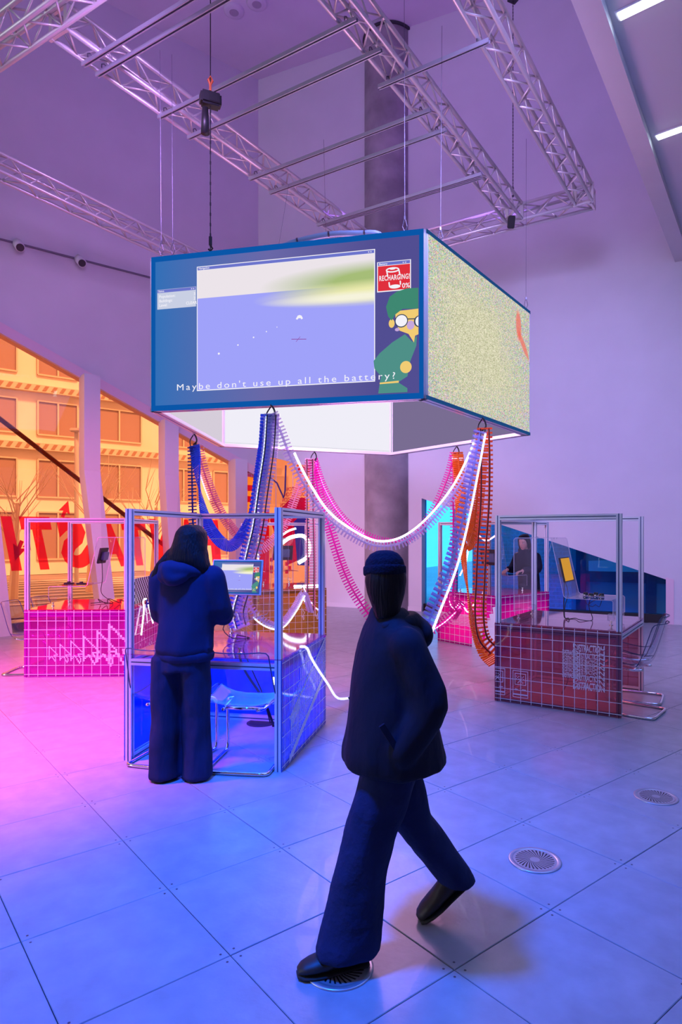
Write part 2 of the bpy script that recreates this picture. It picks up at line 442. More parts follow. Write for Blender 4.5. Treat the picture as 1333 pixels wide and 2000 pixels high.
# backwards lettering on the glass (read from the street)
for k, ch in enumerate('FANTASTIC'):
    t0 = [1.0, 1.52, 2.10, 2.72, 3.26, 3.98, 4.58, 5.22, 5.55][k]
    me = text_mesh(ch, 1.0, .055, 0.0, 'LEFT')
    xs = [v.co.x for v in me.vertices]; ys = [v.co.y for v in me.vertices]; w = max(xs) - min(xs); x0 = min(xs); y0 = min(ys); hh = max(ys) - y0
    ww = .17 if ch == 'I' else .52
    def fn(c):
        x = (c.x - x0) / w * ww; y = (c.y - y0) / hh
        return SG(t0 + x + .08 * (y - .5), .98 + .95 * y, -.03)
    bm = bmesh.new(); bm.from_mesh(me); bmesh.ops.triangulate(bm, faces=bm.faces[:])
    bmesh.ops.subdivide_edges(bm, edges=[e for e in bm.edges if e.calc_length() > .12], cuts=2, use_grid_fill=True); bm.to_mesh(me); bm.free()
    link('letter', warp(me, fn, RED), win)
ARROW = [(0, 0), (0, -10), (2, -8), (4, -12), (6, -11), (4, -7), (7, -7)]
def arrow(mbx, f, s=1): mbx.poly([f(x * s, y * s) for x, y in ARROW])
RED2 = acrylic('dark_red_vinyl', (.5, .01, .02), (.4, .01, .03), .5)
for t0, z0, s, m in ((4.25, 2.25, .028, RED), (5.28, 1.15, -.030, RED2), (5.0, 1.52, .02, RED2)):
    mb = MB(); arrow(mb, lambda x, y: SG(t0 + x, z0 + y, -.02), s); mb.build('cursor_decal', m, win)
for pts in (([PL(5.6, 4.0, -.35), PL(.8, .35, -.35)]),):
    mb = MB(); mb.cyl(pts[0], pts[1], .045, 10); mb.build('cross_brace', pbr('dark_red_steel', (.06, .01, .015), .5), win)

# printed orange window round the corner
W2 = bpy.data.objects.new('window_2', None); COL.objects.link(W2); struct(W2, 'window covered in orange and red printed film round the corner')
def film(name, col, f=.75): return acrylic(name, tuple(min(1, c) for c in col), col, f, gloss=.6)
FO = film('orange_print_film', lin('#f0801c')); FR = film('red_print_film', lin('#f0203c')); FC = film('crimson_print_film', lin('#d8105a'))
FB = film('blue_print_film', lin('#4058d8')); FP = film('pink_print_film', lin('#d878c8')); FT = film('tan_orange_print_film', lin('#ee8850'))
def wpoly(fn, pts, m, nm, d): mb = MB(); mb.poly([fn(a, b, d) for a, b in pts]); return mb.build(nm, m, W2)
LPt = lambda a, z, d: PL(a, z, d); BPt = lambda a, z, d: PB(a, z, d)
wpoly(LPt, [(.46, 0), (0, 0), (0, 3.3), (.46, 3.42)], FO, 'pane', -.05)
wpoly(LPt, [(.46, 2.95), (0, 2.95), (0, 3.3), (.46, 3.42)], FP, 'print', -.035)
for z in (2.62, 2.36): wpoly(LPt, [(.46, z), (0, z), (0, z + .14), (.46, z + .14)], FR, 'print', -.035)
random.seed(9)
for k in range(16):
    a = random.uniform(.02, .40); z = random.choice([.9, 1.1, 1.3, 1.5, 1.7, 1.9, 2.1]); q = .11
    wpoly(LPt, [(a, z), (a - q * .9, z), (a - q * .9, z + q), (a, z + q)] if a > .1 else [(.1, z), (0, z), (0, z + q), (.1, z + q)], FR, 'print', -.034)
wpoly(BPt, [(0, 0), (1.39, 0), (1.39, 3.14), (0, 3.50)], FT, 'pane', -.05)
wpoly(BPt, [(0, .3), (.28, .3), (.28, 2.2), (.18, 2.2), (.18, 2.0), (0, 1.9)], FR, 'print', -.035)
wpoly(BPt, [(.30, 1.95), (.85, 2.42), (1.3, 2.45), (1.3, 1.1), (.78, .9), (.7, 1.5), (.45, 1.6)], FC, 'print', -.034)
wpoly(BPt, [(.95, 1.9), (1.15, 2.05), (1.36, 1.95), (1.36, .9), (1.05, .9), (1.0, 1.4)], FB, 'print', -.032)
wpoly(BPt, [(1.05, 3.0), (1.37, 3.0), (1.37, 3.12), (1.05, 3.2)], FR, 'print', -.033)
for k in range(18):
    s = .3 + .07 * random.randint(0, 7); z = .7 + .09 * random.randint(0, 6)
    wpoly(BPt, [(s, z), (s + .09, z), (s + .09, z + .09), (s, z + .09)], FR, 'print', -.033)
mb = MB(); mb.tube([PB(a, z, -.03) for a, z in ((.02, 3.02), (.25, 2.98), (.5, 2.80), (.68, 2.45), (.72, 2.62), (.74, 3.2))], .018, 6); mb.build('print', film('blue_line_print', lin('#7060c8')), W2)
for k in range(8):
    z = 2.60 - .12 * k; me = text_mesh('DISTRACTION', .17, .004)
    def fn(c, z=z, k=k): return PB(1.30 - .055 * k * (k < 4) - c.x * .62 * .8 + 0, z + c.y * .8, -.031)
    if k < 6: link('lettering', warp(me, fn, film('magenta_text_print', lin('#d03068'))), W2)
for s in (.0, .46, .92, 1.39):
    mb = MB(); mb.bar(PB(s, 0, -.05), PB(s, 3.5 - .26 * s, -.05), .015, .03); mb.build('frame', PINK, W2)
mb = MB()
for z in (3.02, 3.18):
    mb.bar(PL(.46, z, -.03), PL(.02, z, -.03), .006, .008)
for a in (.32, .16): mb.bar(PL(a, 2.95, -.03), PL(a, 3.36, -.03), .006, .008)
mb.build('print', WHITEP, W2)

# blue window in the back wall
BG = acrylic('blue_film_glass', (.04, .44, 1), (.0, .12, .8), .10)
W3 = bpy.data.objects.new('window_3', None); COL.objects.link(W3); struct(W3, 'blue tinted window with a sloping head in the lilac wall')
ss = [S0, 5.55, 7.05, S1]; zt = lambda s: ZB0 + (ZB1 - ZB0) * (s - S0) / (S1 - S0)
for a, b in zip(ss, ss[1:]):
    mb = MB(); mb.poly([PB(a, .12, -.2), PB(b, .12, -.2), PB(b, zt(b), -.2), PB(a, zt(a), -.2)]); mb.build('pane', BG, W3)
mb = MB(); mb.prism([PB(S0, 0, -.1), PB(S1, 0, -.1), PB(S1, .15, -.1), PB(S0, .15, -.1)], Vector((NB.x, NB.y, 0)) * -.2); mb.build('sill', BLACK, W3)
mb = MB(); mb.prism([PB(S1, 0, .02), PB(S1 + .13, 0, .02), PB(S1 + .13, ZB1 + .0, .02), PB(S1, ZB1 + .04, .02)], Vector((NB.x, NB.y, 0)) * -.3); mb.build('jamb', PINK, W3)
mb = MB(); mb.prism([PB(S0 + .62, .1, -.16), PB(S0 + .70, .1, -.16), PB(S0 + .70, zt(S0 + .7), -.16), PB(S0 + .62, zt(S0 + .62), -.16)], Vector((NB.x, NB.y, 0)) * -.12); mb.build('mullion', pbr('window_post', (.10, .22, .45), .4), W3)

# ------------------------------------------------------------------ outdoors
GRD = pbr('street_paving', (.28, .27, .27), .9, var=.15, vscale=.6)
mb = MB()
def og(mb, fn, a0, a1, d0, d1, z): mb.prism([fn(a0, z - .1, d0), fn(a1, z - .1, d0), fn(a1, z - .1, d1), fn(a0, z - .1, d1)], (0, 0, .1))
og(mb, PL, 40, -3, -.35, -40, -.02); struct(mb.build('pavement', GRD), 'street paving outside the orange window')
mb = MB(); og(mb, PB, -2, 40, -.35, -40, -.03); struct(mb.build('street', GRD), 'street beyond the blue window')
mb = MB()
for k in range(9): mb.prism([PL(30, -.01, -3 - k * 1.0), PL(-2, -.01, -3 - k * 1.0), PL(-2, -.01, -3.14 - k * 1.0), PL(30, -.01, -3.14 - k * 1.0)], (0, 0, .02))
struct(mb.build('trim_4', pbr('road_marking', (.85, .85, .82), .8)), 'pale stripes painted across the street')
FAC = pbr('pale_render', (.78, .72, .62), .9, var=.08, vscale=.5); FWIN = pbr('dark_window', (.30, .22, .20), .25); LEDGE = pbr('ledge_concrete', (.62, .52, .42), .9)
bd = thing('office_building', 'pale office block with rows of dark windows across the street', 'building')
DB_ = -15.0
mb = MB(); mb.prism([PL(34, 0, DB_), PL(-12, 0, DB_), PL(-12, 14, DB_), PL(34, 14, DB_)], Vector((NL.x, NL.y, 0)) * -6); mb.build('wall', FAC, bd)
wm = {}
def bwin(t, z, w, h):
    key = (w, h)
    if key not in wm:
        mb = MB(); mb.prism([(0, 0, 0), (w, 0, 0), (w, 0, h), (0, 0, h)], (0, .06, 0)); a = mb.mesh('window', FWIN)
        mb = MB()
        for x in (0, w / 2, w): mb.box((x, -.03, h / 2), (.06, .08, h))
        for z_ in (0, h): mb.box((w / 2, -.03, z_), (w, .08, .06))
        wm[key] = (a, mb.mesh('frame', LEDGE))
    o = link('window', wm[key][0], bd); p = PL(t, z, DB_ + .02); o.location = p; o.rotation_euler = (0, 0, math.atan2(-DL.y, -DL.x))
    q = link('frame', wm[key][1], o)
for fl_, (z, h) in enumerate(((.6, 1.9), (3.1, 1.5), (5.6, 1.35), (8.0, 1.3), (10.6, 1.3))):
    t = 22.0; k = 0
    while t > -9:
        bwin(t, z, 1.5 if k % 3 else 1.9, h); t -= 2.25 if k % 3 else 3.1; k += 1
for z in (4.95, 7.25, 9.6):
    mb = MB(); mb.prism([PL(30, z, DB_ + .35), PL(-10, z, DB_ + .35), PL(-10, z + .28, DB_ + .35), PL(30, z + .28, DB_ + .35)], Vector((NL.x, NL.y, 0)) * -.35); mb.build('ledge', LEDGE, bd)
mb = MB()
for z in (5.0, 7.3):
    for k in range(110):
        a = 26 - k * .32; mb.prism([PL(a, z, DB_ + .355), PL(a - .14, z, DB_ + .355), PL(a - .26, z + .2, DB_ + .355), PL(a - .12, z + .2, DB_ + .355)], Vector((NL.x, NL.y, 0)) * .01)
mb.build('ledge_hatching', pbr('hatch_stripe', (.30, .20, .14), .9), bd, kind='stuff')  # slanted brown stripes patterning the ledges
BARK = pbr('pale_bark', (.80, .74, .62), .9); LAMPM = pbr('lamp_post_grey', (.5, .5, .5), .6)
def bare_tree(t, d, h, seed, lab):
    random.seed(seed); tr = thing('bare_tree', lab, 'tree', PL(t, 0, d), group='bare trees outside')
    mb = MB(); mb.tube([(0, 0, 0), (.05, .03, h * .35), (.1, 0, h * .7)], .1, 8, rads=[.12, .09, .05]); mb.build('trunk', BARK, tr)
    mb = MB()
    for k in range(15):
        z = h * random.uniform(.35, .75); a = random.uniform(0, 6.28); L = random.uniform(.8, 1.7) * (1.2 - z / h * .5)
        p = [(.06, .02, z), (.06 + L * .5 * math.cos(a), .02 + L * .5 * math.sin(a), z + L * .6), (.06 + L * .8 * math.cos(a + .3), .02 + L * .8 * math.sin(a + .3), z + L * 1.2)]
        mb.tube(p, .02, 5, rads=[.018, .011, .004])
        for q in range(3):
            b = a + random.uniform(-1.2, 1.2); m = Vector(p[1]); l2 = L * .5
            mb.tube([m, m + Vector((l2 * math.cos(b) * .6, l2 * math.sin(b) * .6, l2 * .8))], .01, 4, rads=[.007, .003])
    mb.build('branches', BARK, tr, kind='stuff')
bare_tree(4.3, -4.5, 3.4, 1, 'bare street tree outside behind the backwards S'); bare_tree(2.2, -5.5, 3.6, 2, 'bare street tree outside between the middle fins')
bare_tree(.6, -5, 3.4, 5, 'bare street tree outside beside the printed orange film')
for t, d, h, lab in ((5.2, -7, 5.2, 'street lamp post outside above the backwards T'), (1.6, -9, 5.0, 'street lamp post outside between the second and third fins')):
    o = thing('street_lamp', lab, 'street lamp', PL(t, 0, d)); mb = MB(); mb.cyl((0, 0, 0), (0, 0, h), .07, 10); mb.build('pole', LAMPM, o)
    mb = MB(); mb.box((.15, -.1, h), (.6, .22, .12), bev=.03); mb.build('lamp_head', LAMPM, o)
# brick building beyond blue window
BRK = pbr('brick_face', (.60, .58, .57), .85, var=.2, vscale=20); MORT = pbr('mortar', (.80, .80, .80), .9)
bb = thing('brick_building', 'brick wall with dark framed shop windows seen through the blue glass', 'building')
s0, s1, dd = 4.75, 8.0, -1.5
mb = MB(); mb.prism([PB(s0, 0, dd), PB(6.9, 0, dd), PB(6.9, 4, dd), PB(s0, 4, dd)], Vector((NB.x, NB.y, 0)) * -.4); mb.build('wall', MORT, bb)
mb = MB(); nrow = 0; z = .05
while z < 2.6:
    a = s0 + .02 - (.13 if nrow % 2 else 0)
    while a < 6.88:
        x0, x1 = max(a, s0 + .005), min(a + .245, 6.895)
        if x1 - x0 > .03: mb.prism([PB(x0, z, dd + .006), PB(x1, z, dd + .006), PB(x1, z + .072, dd + .006), PB(x0, z + .072, dd + .006)], Vector((NB.x, NB.y, 0)) * -.01)
        a += .26
    z += .086; nrow += 1
mb.build('bricks', BRK, bb, kind='stuff')
DF = pbr('dark_window_frame', (.02, .05, .10), .4); 
mb = MB(); mb.poly([PB(6.9, .0, dd), PB(12, 0, dd), PB(12, 4, dd), PB(6.9, 4, dd)]); mb.build('shop_glass', pbr('dull_glass', (.34, .40, .46), .15), bb)
mb = MB()
for a in (7.0, 8.35, 9.4): mb.prism([PB(a, 0, dd + .06), PB(a + .2, 0, dd + .06), PB(a + .2, 4, dd + .06), PB(a, 4, dd + .06)], Vector((NB.x, NB.y, 0)) * -.1)
mb.prism([PB(6.9, .62, dd + .05), PB(12, .62, dd + .05), PB(12, .84, dd + .05), PB(6.9, .84, dd + .05)], Vector((NB.x, NB.y, 0)) * -.1)
mb.build('window_frame', DF, bb)
mb = MB(); mb.prism([PB(7.25, .84, dd + .02), PB(8.33, .84, dd + .02), PB(8.33, 1.12, dd + .02), PB(7.25, 1.05, dd + .02)], Vector((NB.x, NB.y, 0)) * -.01); mb.build('window_blind', pbr('pale_blind', (.75, .8, .85), .6), bb)
bo = thing('bollard', 'striped street bollard outside the blue window', 'bollard', PB(4.62, 0, -7.5))
mb = MB(); mb.lathe([(0, .0), (.28, 0), (.28, .08), (.09, .10), (.09, 1.25), (.05, 1.32), (0, 1.33)], n=16); mb.build('post', DGREY, bo)
mb = MB(); mb.lathe([(.094, .65), (.094, .92)], n=16); mb.build('reflective_band', WHITEP, bo)
mb = MB(); mb.prism([PB(1, 0, -30), PB(14, 0, -30), PB(14, 2.6, -30), PB(1, 2.6, -30)], Vector((NB.x, NB.y, 0)) * -3); tag(mb.build('far_building', pbr('far_facade', (.45, .5, .55), .9)), 'low far building across the road behind the bollard', 'building')
random.seed(21); bare = thing('bare_tree', 'bare tree across the road beyond the blue window', 'tree', PB(4.6, 0, -14), group='bare trees outside')
mb = MB(); mb.tube([(0, 0, 0), (.05, 0, 1.6), (.1, 0, 3.6)], .1, 8, rads=[.16, .12, .05]); mb.build('trunk', BARK, bare)
mb = MB()
for k in range(40):
    z = random.uniform(1.2, 3.2); a = random.uniform(0, 6.28); L = random.uniform(.8, 1.6)
    mb.tube([(.06, 0, z), (.06 + L * .6 * math.cos(a), L * .6 * math.sin(a), z + L * .5), (.06 + L * math.cos(a + .4), L * math.sin(a + .4), z + L * 1.1)], .02, 4, rads=[.035, .02, .008])
mb.build('branches', BARK, bare, kind='stuff')

# ------------------------------------------------------------------ trusses and strut rails
T1 = Vector((.525, .851)); T2 = Vector((-.851, .525)); TO = Vector((2.25, 10.05)); TZ = 6.5
A1 = math.atan2(T1.y, T1.x); A2 = math.atan2(T2.y, T2.x)
def TP(a, b): w = TO + T1 * a + T2 * b; return w
CW = .24; TPITCH = .26
def _br(p, q):
    mb = MB(); mb.cyl(p, q, .011, 6); return mb.mesh('brace', TRUSS, True)
BRM = {}
for f_, (p, q) in enumerate((((0, 0), (1, 0)), ((0, 1), (1, 1)), ((0, 0), (0, 1)), ((1, 0), (1, 1)))):
    a = [(u - .5) * CW for u in (p[0], q[0])]; b = [u * CW for u in (p[1], q[1])]
    BRM[f_, 0] = _br((0, a[0], b[0]), (TPITCH, a[1], b[1])); BRM[f_, 1] = _br((0, a[1], b[1]), (TPITCH, a[0], b[0]))
def box_truss(label, p, ang, L, group='aluminium box trusses'):
    t = thing('box_truss', label, 'truss', (p.x, p.y, TZ), ang, group)
    for y in (-CW / 2, CW / 2):
        for z in (0, CW):
            mb = MB(); mb.cyl((0, y, z), (L, y, z), .025, 10); mb.build('chord', TRUSS, t, True)
    n = int(L / TPITCH)
    for i in range(n):
        for f_ in range(4):
            o = link('brace', BRM[f_, (i + (f_ % 2)) % 2], t); o.location = (i * TPITCH + .02, 0, 0)
    for x in (0, L):
        mb = MB()
        for y in (-CW / 2, CW / 2): mb.box((x, y, CW / 2), (.03, .05, CW + .06))
        for z in (0, CW): mb.box((x, 0, z), (.03, CW + .06, .05))
        mb.build('end_plate', TRUSS, t)
    return t
box_truss('long box truss ending in mid-air to the right of the concrete column', TP(-7, -1.05), A1, 7.05)
box_truss('box truss crossing in front of the concrete column, carrying the right ends of the rails', TP(-7.6, 0), A1, 7.65)
box_truss('box truss left of the column carrying the left ends of the strut rails', TP(-5.95, 2.53), A1, 7.4)
box_truss('lower looking box truss on the far left in front of the violet wall', TP(-5.6, 5.55), A1, 6.5)
box_truss('short cross truss behind the hanging screens joining the truss ends', TP(.18, -1.15), A2, 7.0)
box_truss('box truss in the top left corner lit pink and blue', TP(-6.1, -.2), A2, 7.0)
def channel(label, a0, b0, b1, z=6.43):
    p = TP(a0, b0); q = TP(a0, b1)
    r = thing('strut_rail', label, 'rail', (p.x, p.y, z), math.atan2((q - p).y, (q - p).x), 'strut rails under the trusses'); L = (q - p).length
    mb = MB()
    for y in (-.019, .019): mb.box((L / 2, y, 0), (L, .004, .04))
    mb.box((L / 2, 0, .019), (L, .04, .004))
    for y in (-.015, .015): mb.box((L / 2, y, -.019), (L, .010, .004))
    mb.build('channel', RAILM, r)
    n = int(L / .1); mb = MB()
    for k in range(n): mb.box((.05 + k * .1, 0, .0215), (.04, .014, .002))
    mb.build('slots', BLACK, r, kind='stuff')
    for x in (.12, L - .12):
        mb = MB(); mb.tube([(x, -.03, .02), (x, -.03, .055), (x, 0, .075), (x, .03, .055), (x, .03, .02)], .006, 6); mb.build('clamp', WIRE, r)
for i, (a, b0, b1) in enumerate(((-5.62, 2.63, -.1), (-5.45, 2.64, -.1), (-4.64, 2.64, -.09), (-4.19, 2.64, -.09), (-3.11, 2.63, -.1), (-2.69, 2.63, -.1), (-1.57, 2.62, -.1), (-3.74, .21, -1.05))):
    channel(['first', 'second', 'third', 'fourth', 'fifth', 'sixth', 'seventh', ''][i] + ' strut rail from the camera under the two long trusses' if i < 7 else 'short strut rail bridging the two right-hand trusses', a, b0, b1)
    if i == 6: channel('twin strut rail set right beside the seventh one', -1.50, 2.55, -.08)

# ------------------------------------------------------------------ hanging screens
PV = [Vector(p) for p in ((-2.18, 6.435), (.515, 5.82), (2.0, 7.995), (.376, 10.08), (-2.107, 9.07))]
ZB_, ZT_ = 2.83, 4.36; SH = ZT_ - ZB_
def screen_mat():
    m, nt, out = nmat('projected_backdrop'); tc = node(nt, 'ShaderNodeTexCoord'); sp = node(nt, 'ShaderNodeSeparateXYZ'); nt.links.new(tc.outputs['UV'], sp.inputs[0])
    r = node(nt, 'ShaderNodeValToRGB'); e = r.color_ramp.elements
    e[0].position = .0; e[0].color = (*lin('#2f70b8'), 1); e[1].position = .45; e[1].color = (*lin('#6a68a8'), 1)
    n = e.new(.85); n.color = (*lin('#524e92'), 1); nt.links.new(sp.outputs[0], r.inputs[0])
    em = node(nt, 'ShaderNodeEmission'); nt.links.new(r.outputs[0], em.inputs[0]); nt.links.new(em.outputs[0], out.inputs[0]); return m
def game_mat():
    m, nt, out = nmat('game_view'); tc = node(nt, 'ShaderNodeTexCoord'); L = nt.links.new
    sp = node(nt, 'ShaderNodeSeparateXYZ'); L(tc.outputs['UV'], sp.inputs[0])
    cr = node(nt, 'ShaderNodeValToRGB'); cr.color_ramp.interpolation = 'CONSTANT'; e = cr.color_ramp.elements
    e[0].color = (*lin('#a0a2fa'), 1); e[1].position = .765; e[1].color = (*lin('#ece4ea'), 1); L(sp.outputs[1], cr.inputs[0])
    def blob(cx_, cy_, sx, sy, lo, hi):
        mp = node(nt, 'ShaderNodeMapping'); mp.vector_type = 'TEXTURE'; mp.inputs['Location'].default_value = (cx_, cy_, 0); mp.inputs['Scale'].default_value = (sx, sy, 1)
        L(tc.outputs['UV'], mp.inputs[0]); g = node(nt, 'ShaderNodeVectorMath', operation='LENGTH'); L(mp.outputs[0], g.inputs[0])
        r = node(nt, 'ShaderNodeMapRange'); r.inputs[1].default_value = hi; r.inputs[2].default_value = lo; L(g.outputs['Value'], r.inputs[0]); return r
    col = cr
    for (c, b) in (('#a6bd78', blob(1.10, .80, .70, .155, .45, 1.05)), ('#ecebae', blob(1.05, .70, .66, .10, .35, 1.1)), ('#f6f3dc', blob(.9, .672, .45, .045, .3, 1.2))):
        mx = node(nt, 'ShaderNodeMix', data_type='RGBA'); L(b.outputs[0], mx.inputs['Factor']); L(col.outputs[0] if col is cr else col.outputs['Result'], mx.inputs['A']); mx.inputs['B'].default_value = (*lin(c), 1); col = mx
    em = node(nt, 'ShaderNodeEmission'); L(col.outputs['Result'], em.inputs[0]); L(em.outputs[0], out.inputs[0]); return m
GM = game_mat(); SM = screen_mat()
def uvquad(name, mat, parent, u0, v0, u1, v1, w, h, y):
    me = bpy.data.meshes.new(name)
    me.from_pydata([((u0 - .5) * w, y, v0 * h), ((u1 - .5) * w, y, v0 * h), ((u1 - .5) * w, y, v1 * h), ((u0 - .5) * w, y, v1 * h)], [], [(0, 1, 2, 3)])
    uv = me.uv_layers.new(name='UVMap')
    for i, c in enumerate(((0, 0), (1, 0), (1, 1), (0, 1))): uv.data[i].uv = c
    me.materials.append(mat); return link(name, me, parent)
E_ = lambda n, c, s=1: emit('screen_' + n, lin(c), s)
def game_screen(par, w, h, y0, st, glow=1.0):
    """the projected game picture, drawn in layers st apart on one panel"""
    P = lambda u, v, k: ((u - .5) * w, y0 - st * k, v * h)
    uvquad('picture', SM, par, .0, .0, 1, 1, w, h, y0)
    bd = E_('border', '#0a56a8'); mb = MB()
    for a in ((0, 0, 1, .035), (0, .965, 1, 1), (0, .035, .017, .965), (.985, .035, 1, .965)):
        mb = MB(); mb.poly([P(a[0], a[1], 1), P(a[2], a[1], 1), P(a[2], a[3], 1), P(a[0], a[3], 1)]); mb.build('picture_border', bd, par)
    WHT = E_('white', '#f4f2fa'); BARC = E_('titlebar', '#6c74cc')
    def rect(nm, m, u0, v0, u1, v1, k): mb = MB(); mb.poly([P(u0, v0, k), P(u1, v0, k), P(u1, v1, k), P(u0, v1, k)]); return mb.build(nm, m, par)
    rect('window_outline', WHT, .182, .115, .836, .908, 1.5)
    uvquad('game_view', GM, par, .185, .121, .833, .882, w, h, y0 - st * 2); rect('title_bar', BARC, .185, .884, .833, .903, 2)
    rect('small_window', E_('pale', '#c9cfe4'), .025, .656, .179, .783, 2); rect('title_bar', BARC, .026, .762, .178, .781, 3)
    rect('window_outline', WHT, .843, .646, .958, .826, 2); rect('battery_window', E_('red', '#e0303e'), .846, .652, .955, .800, 3); rect('title_bar', BARC, .846, .803, .955, .822, 3)
    def txt(body, u, v, hh, m, k, ww=None, sp=1.0, off=.012):
        me = text_mesh(body, 1, off, spacing=sp); xs = [q.co.x for q in me.vertices]; sx = hh * h / .7
        if ww: sx = ww * w / (max(xs) - min(xs))
        link('lettering', warp(me, lambda c: (((u - .5) * w + c.x * sx), y0 - st * k, v * h + c.y * hh * h / .7), m), par)
    txt("Maybe don't use up all the battery?", .102, .125, .040, WHT, 5, ww=.80, sp=1.35, off=.0)
    txt('RECHARGING!', .850, .712, .030, WHT, 5, ww=.103, sp=1.1, off=.02); txt('0%', .928, .66, .028, WHT, 5)
    txt('Battery', .850, .806, .012, WHT, 5); txt('Navigation', .19, .888, .012, WHT, 5); txt('Status', .03, .766, .012, WHT, 5)
    txt('Population:', .033, .728, .018, WHT, 5); txt('Buildings:', .033, .700, .018, WHT, 5); txt('Level:', .033, .672, .018, WHT, 5)
    txt('3', .170, .728, .018, WHT, 5); txt('2', .170, .700, .018, WHT, 5); txt('CLEAR', .140, .672, .018, WHT, 5)
    for u in (.930, .812, .160): txt('x o', u, .806 if u > .9 else .888 if u > .5 else .766, .012, WHT, 5)
    mb = MB()                                                                   # battery drawing
    r_ = .0016 * w / 2.6 * 2
    ring = [P(.896 + .021 * math.cos(a), .79 - .018 + .012 * math.sin(a), 4) for a in [k * math.pi / 8 for k in range(16)]]
    mb.tube(ring, .0022 * w, 4, closed=True); mb.tube([P(.876, .77, 4), P(.880, .735, 4)], .0022 * w, 4); mb.tube([P(.917, .772, 4), P(.921, .738, 4)], .0022 * w, 4)
    mb.tube([P(.884, .70, 4), P(.886, .672, 4)], .0022 * w, 4); mb.tube([P(.922, .703, 4), P(.923, .68, 4)], .0022 * w, 4)
    mb.poly([P(.904 + .019 * math.cos(a), .672 + .012 * math.sin(a), 4) for a in [k * math.pi / 8 for k in range(16)]])
    mb.poly([P(.896 + .010 * math.cos(a), .779 + .006 * math.sin(a), 4) for a in [k * math.pi / 6 for k in range(12)]]); mb.build('battery_icon', WHT, par)
    mb = MB()
    for u, v, s in ((.268, .344, .007), (.341, .39, .005), (.4, .431, .005), (.448, .461, .004), (.487, .484, .003)):
        mb.poly([P(u + s * .6 * math.cos(a), v + s * math.sin(a), 4) for a in [k * math.pi / 4 for k in range(8)]])
    mb.poly([P(u, v, 4) for u, v in ((.556, .525), (.563, .545), (.570, .548), (.577, .543), (.582, .525), (.576, .520), (.573, .528), (.565, .528), (.562, .520))]); mb.build('sparkles', WHT, par)
    mb = MB(); mb.poly([P(.540, .405, 4), P(.54, .401, 4), P(.594, .395, 4), P(.594, .399, 4)]); mb.poly([P(.556, .385, 4), P(.558, .385, 4), P(.573, .415, 4), P(.571, .415, 4)]); mb.build('crosshair', E_('mauve', '#9048a0'), par)
    # seated person in green at the right of the picture
    TEAL = E_('teal', '#3f8872'); TEAL2 = E_('teal_body', '#4f9088'); YEL = E_('skin_yellow', '#f2cc74'); DK = E_('dark_line', '#32405c'); LIL = E_('lilac', '#c8a8dc')
    def pg(nm, m, pts, k): mb = MB(); mb.poly([P(u, v, k) for u, v in pts]); return mb.build(nm, m, par)
    def disc(nm, m, u, v, ru, rv, k, half=False):
        pts = [(u + ru * math.cos(a), v + rv * math.sin(a)) for a in [q * math.pi / 10 for q in range(20)]]
        pg(nm, m, [(min(a, .983), b) for a, b in pts], k)
    pg('figure_legs', TEAL2, [(.852, .100), (.917, .100), (.946, .065), (.946, .042), (.847, .042)], 3)
    pg('figure_body', TEAL2, [(.938, .385), (.963, .336), (.978, .373), (.976, .313), (.956, .225), (.946, .135), (.917, .105), (.852, .105), (.857, .143), (.834, .192), (.831, .238), (.852, .282), (.895, .342)], 3)
    pg('figure_belt', YEL, [(.852, .097), (.917, .100), (.917, .112), (.852, .106)], 4)
    pg('figure_face', YEL, [(.905, .525), (.983, .53), (.983, .379), (.972, .372), (.968, .332), (.950, .385), (.92, .408), (.907, .452)], 4)
    disc('figure_ear', YEL, .893, .454, .010, .026, 4); disc('figure_hand', YEL, .941, .190, .0195, .036, 5)
    pg('figure_cap', TEAL, [(.874, .554), (.886, .613), (.91, .640), (.945, .655), (.983, .652), (.983, .530), (.930, .535), (.905, .505), (.893, .470), (.881, .498)], 5)
    disc('figure_glasses', DK, .926, .465, .0225, .040, 5); disc('figure_glasses', WHT, .926, .465, .0195, .034, 6)
    disc('figure_glasses', DK, .985, .455, .017, .034, 5); disc('figure_glasses', WHT, .986, .455, .013, .029, 6)
    disc('figure_nose', LIL, .957, .436, .013, .027, 5); pg('figure_glasses', DK, [(.945, .476), (.972, .474), (.972, .468), (.945, .470)], 6)
    disc('figure_cheek', LIL, .912, .415, .008, .010, 5)
